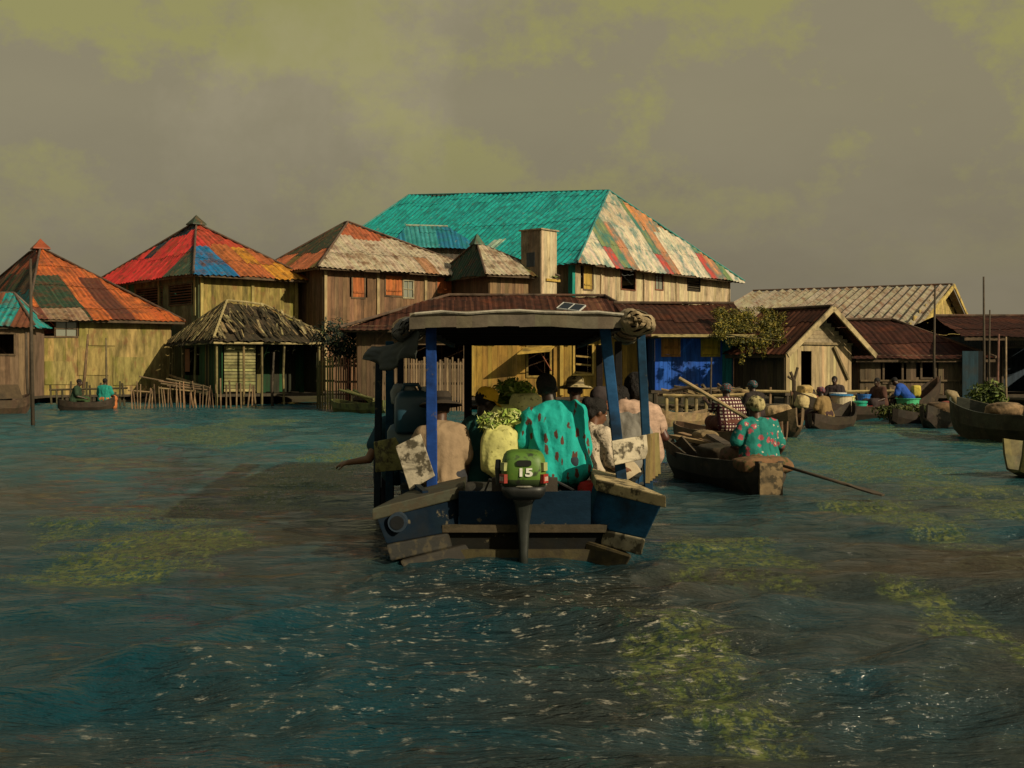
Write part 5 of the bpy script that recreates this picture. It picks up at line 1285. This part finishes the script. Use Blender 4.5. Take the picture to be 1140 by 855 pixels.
sack('yellow cloth bag on the back of the person in blue shirt', on6(y6(1019), .0, .80), (.14, .14, .18), (.45, .36, .06), 45, 0, 'cloth')

# right hand boats
c7 = canoe('broad grey-green boat with curved prow at the right edge', G(1062, 25.0), G(1290, 20.5), 1.5, .55, .30, .3, (.055, .05, .03), (.04, .045, .035), name='plank_boat', cat='boat', thw=(.3, .5, .7))
m = MB(); pts = [on(c7, .0, 0, .9)-Vector(c7.location), ]
t = thing('prow_timber', 'curved pale prow timber standing beside the grey-green boat', 'boat part', W(1062, 470, 26.5)); o0 = t.location
m.v = []; m.tube([W(1064, 470, 26.5), W(1066, 450, 26.4), W(1060, 440, 26.3), W(1054, 436, 26.2)], [.10, .12, .13, .05], (.28, .21, .11), n=8); m.build('post', 'hull', t, org=o0, smooth=True)
t = thing('leafy_plant', 'leafy green plant growing behind the grey-green boat at right', 'plant', G(1100, 28, .2)); o0 = t.location
m = MB(); m.leaves([(W(1092, 440, 28), (.35, .3, .28)), (W(1104, 436, 28), (.32, .3, .3)), (W(1110, 446, 28), (.25, .25, .2))], 900, .15, [(.10, .13, .02), (.06, .085, .015)]); m.build('foliage', 'leaf', t, org=o0)
m = MB()
for k in range(6): m.tube([G(1098, 28, .2), W(1088+k*5, 440, 28)], .015, (.06, .07, .02), n=5)
m.build('stem', 'wood_plain', t, org=o0)
sack('tan rope heap on the bow of the grey-green boat', on(c7, 1.4, 0, .62), (.35, .28, .14), (.34, .22, .12), 47, 0, 'thatch')
sack('dark net heap in the grey-green boat at right edge', on(c7, 2.5, 0, .62), (.4, .4, .25), (.07, .06, .05), 49, 0, 'tarp')
c8_ = canoe('mossy yellow-green canoe end at the lower right edge', W(1118, 520, 15.5)*Vector((1, 1, 0)) if False else G(1128, 15.2), G(1400, 15.9), .95, .42, .10, .1, (.10, .095, .03), (.12, .10, .04), sq0=.5)
# dark tub between boats
t = thing('water_drum', 'dark drum between the goods boat and the grey-green boat', 'drum', G(1008, 30.5, -.1))
bpy.data.objects.remove(t)
canoe('low dark canoe tucked under the prow of the goods boat', G(992, 30.2), G(1058, 31.4), .8, .32, .12, .3, (.028, .02, .014))
canoe('dark worn canoe between the gable hut railing and the goods boat', G(838, 31.5), G(886, 33.8), .8, .30, .1, .2, (.05, .034, .02))
c9 = canoe('small dark canoe moored under the low hut at right', G(1012, 31.0), G(1046, 36.0), .9, .35, .1, .1, (.03, .022, .016))
# left canoes
c10 = canoe('slim dark canoe with two people before the yellow house at far left', G(64, 41), G(128, 41.6), .8, .3, .12, .2, (.035, .024, .016))
person('person in dark green clothes seated in profile in the far left canoe', on(c10, .55, 0, .3), -80, lean=14, s=1.0, shirt=(.02, .04, .02), lower=(.03, .06, .02), hair='short', skin=(.05, .025, .015), voxel=.02)
person('person in teal top and orange skirt in the far left canoe', on(c10, 1.55, 0, .3), -10, lean=4, s=1.0, shirt=(.012, .20, .16), lower=(.4, .13, .04), skirt=True, hair='short', skin=(.05, .025, .015), voxel=.02)
c11 = canoe('dark shallow boat at the left edge of the picture', G(-40, 37), G(33, 38.5), 1.2, .45, .15, .2, (.07, .045, .028))
m = MB(); m.hexa([(-.4, .5, .5), (.4, .5, .5), (.4, 1.7, .5), (-.4, 1.7, .5), (-.05, .5, .95), (.05, .5, .95), (.05, 1.7, .95), (-.05, 1.7, .95)], (.06, .04, .02)); m.build('cover_board', 'wood_plain', c11)
c12 = canoe('mossy green punt moored before the red-brown fence', G(372, 40.5), G(428, 37), .9, .32, .1, .15, (.11, .12, .035))
for k in range(3):
    a, b = W(378+8*k, 434, 39.5), W(416, 444+3*k, 38); m = MB(); m.tube([a, b], .04, vary((.18, .18, .06)), n=6)
    tag(m.build('bamboo_pole', 'wood_plain', None, org=b), 'mossy bamboo pole lying on the green punt', 'pole', 'poles on the green punt')
cA = canoe('dark canoe heaped with brown bundles just left of the grey-green boat', G(1030, 28.2), G(1075, 31.5), .85, .33, .25, .3, (.03, .022, .015))
sack('brown bundle heaped in the dark canoe left of the grey-green boat', on(cA, 1.3, 0, .42), (.28, .35, .2), (.12, .07, .035), 61, 0, 'thatch')
sack('dull red cloth bundle in the dark canoe left of the grey-green boat', on(cA, 2.1, .05, .45), (.22, .26, .17), (.22, .05, .035), 63, .3, 'cloth')
cB = canoe('long dark canoe end-on between the goods canoe and the goods boat', G(905, 27.5), G(948, 29.8), .8, .28, .12, .35, (.04, .028, .018))
person('person in dull ochre top kneeling in the long dark canoe', on(cB, .9, 0, .26), 40, lean=14, s=.92, shirt=(.20, .13, .05), lower=(.04, .02, .02), skirt=True, hat='wrap', hatcol=(.12, .04, .05), hatmat='wrap_bead', skin=(.05, .025, .015), voxel=.018)
# hyacinth clump
t = thing('reed_clump', 'low clump of green water plants at the prow of the goods boat', 'plants', G(1012, 31, 0)); o0 = t.location
m = MB(); m.leaves([(W(x, 458, 30.5), (.5, .3, .2)) for x in (992, 1005, 1018, 1030)], 1400, .14, [(.05, .065, .012), (.08, .09, .015), (.03, .04, .01)]); m.build('foliage', 'leaf', t, org=o0)
m = MB()
for k in range(10): m.tube([G(990+4.4*k, 30.5, -.2), W(990+4.4*k, 456, 30.5)], .015, (.05, .06, .02), n=4)
m.build('stem', 'leaf', t, org=o0)

# ------------------------------------------------------------------ water
rw = random.Random(3)
waves = []
for k in range(26):
    lam = .28*1.16**k if k < 16 else .28*1.16**(k-10); th = rw.gauss(math.pi/2, .36)
    waves.append((2*math.pi/lam*math.cos(th), 2*math.pi/lam*math.sin(th), rw.uniform(0, 6.28), .0074*lam**.85, lam))
def wave(x, y):
    d = max(1, y); z = 0
    gust = .55+.6*max(0, .5+mnoise.noise(Vector((x*.12, y*.10, 4))))
    for kx, ky, ph, am, lam in waves:
        if lam < d*.016: continue
        s_ = math.sin(kx*x+ky*y+ph); z += am*(s_+.35*(s_*s_-.5))
    z *= gust
    z += .012*mnoise.noise(Vector((x*3.2, y*5.5, 1)))+.02*mnoise.noise(Vector((x*.9, y*1.5, 7)))
    # wake of the covered boat
    wx, wy = x-.1, 8.9-y
    if wy > -1:
        spread = .75+.34*max(0, wy); e = abs(abs(wx)-spread)
        z += .045*math.exp(-(e/.28)**2)*math.exp(-max(0, wy)/9)*math.sin(wx*5+wy*7)
        if abs(wx) < spread: z += .035*mnoise.noise(Vector((x*4.5, y*3.8, 11)))*math.exp(-max(0, wy)/8)
    return z
m_ys = [-30, -10, -2, 1, 2]; y = 2.6
while y < 70: m_ys.append(y); y *= 1.0062
while y < 1500: m_ys.append(y); y *= 1.25
NU = 330; us = [-1+2*i/NU for i in range(NU+1)]
verts = []; faces = []
for y in m_ys:
    yy = max(y, 3.0)
    for u in us:
        x = yy*(.56*u+2.2*u**9); verts.append((x, y, wave(x, y) if 2 <= y < 72 and abs(u) < .93 else 0))
for j in range(len(m_ys)-1):
    for i in range(NU): a = j*(NU+1)+i; faces.append((a, a+1, a+NU+2, a+NU+1))
me = bpy.data.meshes.new('water'); me.from_pydata(verts, [], faces); me.polygons.foreach_set('use_smooth', [True]*len(me.polygons))
wo = bpy.data.objects.new('water', me); COL.objects.link(wo); wo['kind'] = 'structure'
mt = bpy.data.materials.new('water'); mt.use_nodes = True; nt = mt.node_tree; N = nt.nodes; L = nt.links; b = N['Principled BSDF']
tc = N.new('ShaderNodeTexCoord')
def noise(scale, detail=6, loc=(0, 0, 0), rough=.6):
    mp = N.new('ShaderNodeMapping'); mp.inputs['Scale'].default_value = scale; mp.inputs['Location'].default_value = loc; L.new(tc.outputs['Object'], mp.inputs['Vector'])
    n_ = N.new('ShaderNodeTexNoise'); n_.inputs['Scale'].default_value = 1; n_.inputs['Detail'].default_value = detail; n_.inputs['Roughness'].default_value = rough; L.new(mp.outputs[0], n_.inputs['Vector']); return n_.outputs[0]
def ramp(sock, lo_, hi_, a=0, b_=1):
    r = N.new('ShaderNodeMapRange'); r.inputs['From Min'].default_value = lo_; r.inputs['From Max'].default_value = hi_; r.inputs['To Min'].default_value = a; r.inputs['To Max'].default_value = b_; L.new(sock, r.inputs['Value']); return r.outputs[0]
def mixc(f, a, c):
    mm = N.new('ShaderNodeMix'); mm.data_type = 'RGBA'; L.new(f, mm.inputs['Factor'])
    for s_, k in ((a, 'A'), (c, 'B')):
        if isinstance(s_, tuple): mm.inputs[k].default_value = (*s_, 1)
        else: L.new(s_, mm.inputs[k])
    return mm.outputs['Result']
def math2(op, a, c):
    q = N.new('ShaderNodeMath'); q.operation = op
    for i, s_ in enumerate((a, c)):
        if isinstance(s_, (int, float)): q.inputs[i].default_value = s_
        else: L.new(s_, q.inputs[i])
    return q.outputs[0]
g0 = N.new('ShaderNodeSeparateXYZ'); L.new(tc.outputs['Object'], g0.inputs[0])
near = ramp(g0.outputs['Y'], 9, 17, 1, .12)
base = mixc(math2('MULTIPLY', ramp(noise((.13, .16, .1), 5, (2, 5, 0)), .44, .58), near), mixc(near, (.006, .075, .088), (.003, .032, .043)), (.030, .023, .012))
def patch(cx, cy, rx, ry):
    sp = N.new('ShaderNodeSeparateXYZ'); L.new(tc.outputs['Object'], sp.inputs[0])
    dx = math2('DIVIDE', math2('SUBTRACT', sp.outputs['X'], cx), rx); dy = math2('DIVIDE', math2('SUBTRACT', sp.outputs['Y'], cy), ry)
    d = math2('ADD', math2('MULTIPLY', dx, dx), math2('MULTIPLY', dy, dy)); return ramp(d, 0, 1, 1, 0)
# floating duckweed film gathered in drifts
alg = None
for (px, py, wx, wy) in ((975, 520, 95, 45), (1010, 480, 60, 18), (770, 740, 110, 80), (1125, 720, 70, 90), (190, 590, 150, 40), (110, 630, 90, 40), (380, 520, 70, 40), (820, 620, 90, 40), (1010, 580, 60, 40), (250, 480, 90, 18)):
    D = CZ*F/(py-HY); D1 = CZ*F/max(8, py-wy-HY); p = patch((px-570)/F*D, D, wx/F*D*1.3, max(.8, (D1-D)*.9)); alg = p if alg is None else math2('MAXIMUM', alg, p)
an = ramp(math2('ADD', noise((2.2, 1.5, 1), 9, (1, 1, 0), .8), math2('ADD', math2('MULTIPLY', alg, .40), math2('MULTIPLY', math2('SUBTRACT', noise((.45, .3, 1), 4, (2, 9, 0), .6), .5), 1.1))), .72, .82)
an = math2('MULTIPLY', an, ramp(alg, 0, .25)); an = math2('MULTIPLY', an, ramp(noise((22, 15, 1), 6, (3, 1, 0), .75), .44, .54))
greens = mixc(ramp(noise((9, 7, 1), 5, (7, 2, 0)), .35, .65), (.030, .060, .008), (.15, .16, .035))
silt = math2('MULTIPLY', patch(-9.5, 14, 9.5, 9), ramp(noise((.5, .35, 1), 5, (8, 8, 0)), .38, .6))
base = mixc(math2('MULTIPLY', silt, .8), base, (.055, .036, .018))
geo = N.new('ShaderNodeSeparateXYZ'); L.new(tc.outputs['Object'], geo.inputs[0])
ax = math2('ABSOLUTE', math2('SUBTRACT', geo.outputs['X'], .0), 0); dy = math2('SUBTRACT', 8.8, geo.outputs['Y'])
inw = math2('MULTIPLY', ramp(math2('SUBTRACT', ax, math2('MULTIPLY', dy, .30)), .7, .4), math2('MULTIPLY', ramp(dy, .0, .4), ramp(dy, 1.5, 6, 1, 0)))
wake_glints = math2('MULTIPLY', inw, ramp(noise((9, 16, 1), 7, (5, 5, 0), .75), .57, .64))  # glitter in the wake painted into the colour as pale flecks
L.new(mixc(math2('MULTIPLY', wake_glints, .8), mixc(math2('MULTIPLY', an, .8), base, greens), (.5, .46, .36)), b.inputs['Base Color'])
L.new(ramp(an, 0, 1, .09, .5), b.inputs['Roughness'])
b.inputs['IOR'].default_value = 1.33; b.inputs['Specular IOR Level'].default_value = .5
def bump(h, st, di, prev=None):
    q = N.new('ShaderNodeBump'); q.inputs['Strength'].default_value = st; q.inputs['Distance'].default_value = di; L.new(h, q.inputs['Height'])
    if prev: L.new(prev, q.inputs['Normal'])
    return q.outputs[0]
n1 = bump(noise((1.7, 5.4, 1), 5, (0, 0, 0), .55), .9, .12)
n2 = bump(noise((5.5, 18, 1), 4, (4, 4, 0), .6), .9, .045, n1)
L.new(bump(noise((18, 55, 1), 3, (9, 4, 0)), .8, .012, n2), b.inputs['Normal'])
me.materials.append(mt)

# ------------------------------------------------------------------ sky, sun, camera
sun_dir = Vector((.72, -.56, .52)).normalized()
el = math.asin(sun_dir.z); az = math.atan2(sun_dir.x, sun_dir.y)
w = bpy.data.worlds.new('World'); S.world = w; w.use_nodes = True; nt = w.node_tree; N = nt.nodes; L = nt.links
bg = N['Background']; sk = N.new('ShaderNodeTexSky'); sk.sky_type = 'NISHITA'; sk.sun_disc = False; sk.sun_elevation = el; sk.sun_rotation = az; sk.dust_density = 4; sk.air_density = 1.5
tc = N.new('ShaderNodeTexCoord')
# harmattan haze and dusty yellow clouds over the clear sky
sp = N.new('ShaderNodeSeparateXYZ'); L.new(tc.outputs['Object'], sp.inputs[0])
cl = ramp(noise((2.2, 2.2, 4.5), 9, (.3, .2, .1), .6), .42, .62)
cl2 = ramp(noise((4.2, 4.2, 5.5), 10, (2.6, 1.2, .4), .68), .455, .54)
cl3 = ramp(noise((3.4, 3.4, 3.0), 10, (6.6, 4.2, 1.4), .62), .53, .63)
hi = ramp(sp.outputs['Z'], .07, .22)
haze = mixc(cl, (1.80, 1.54, 1.05), (2.2, 1.9, 1.28))
haze = mixc(math2('MULTIPLY', hi, .6), haze, (3.0, 2.6, 1.5))
haze = mixc(math2('MULTIPLY', math2('MULTIPLY', cl2, hi), .75), haze, (3.15, 2.95, .9))
haze = mixc(math2('MULTIPLY', math2('MULTIPLY', cl3, hi), .22), haze, (4.4, 3.75, 2.5))
hf = ramp(sp.outputs['Z'], .3, .9, .95, .35)
sky = mixc(hf, sk.outputs[0], haze)
L.new(sky, bg.inputs['Color']); bg.inputs['Strength'].default_value = .10
sl = bpy.data.lights.new('sun', 'SUN'); sl.energy = 4.7; sl.angle = R(.53); sl.color = (1, .85, .58)
so = bpy.data.objects.new('sun', sl); COL.objects.link(so); so.rotation_euler = (-sun_dir).to_track_quat('-Z', 'Y').to_euler()
cd = bpy.data.cameras.new('camera'); co = bpy.data.objects.new('camera', cd); COL.objects.link(co)
co.location = (0, 0, CZ); co.rotation_euler = (R(90), 0, 0); cd.sensor_width = 36; cd.lens = 36*F/1140; cd.shift_y = -(427.5-HY)/1140; cd.clip_end = 4000; cd.clip_start = .1
S.camera = co
S.view_settings.view_transform = 'Standard'; S.view_settings.look = 'None'; S.view_settings.exposure = .0; S.view_settings.gamma = 1
S.render.engine = 'CYCLES'; S.render.resolution_x = 1024; S.render.resolution_y = 768
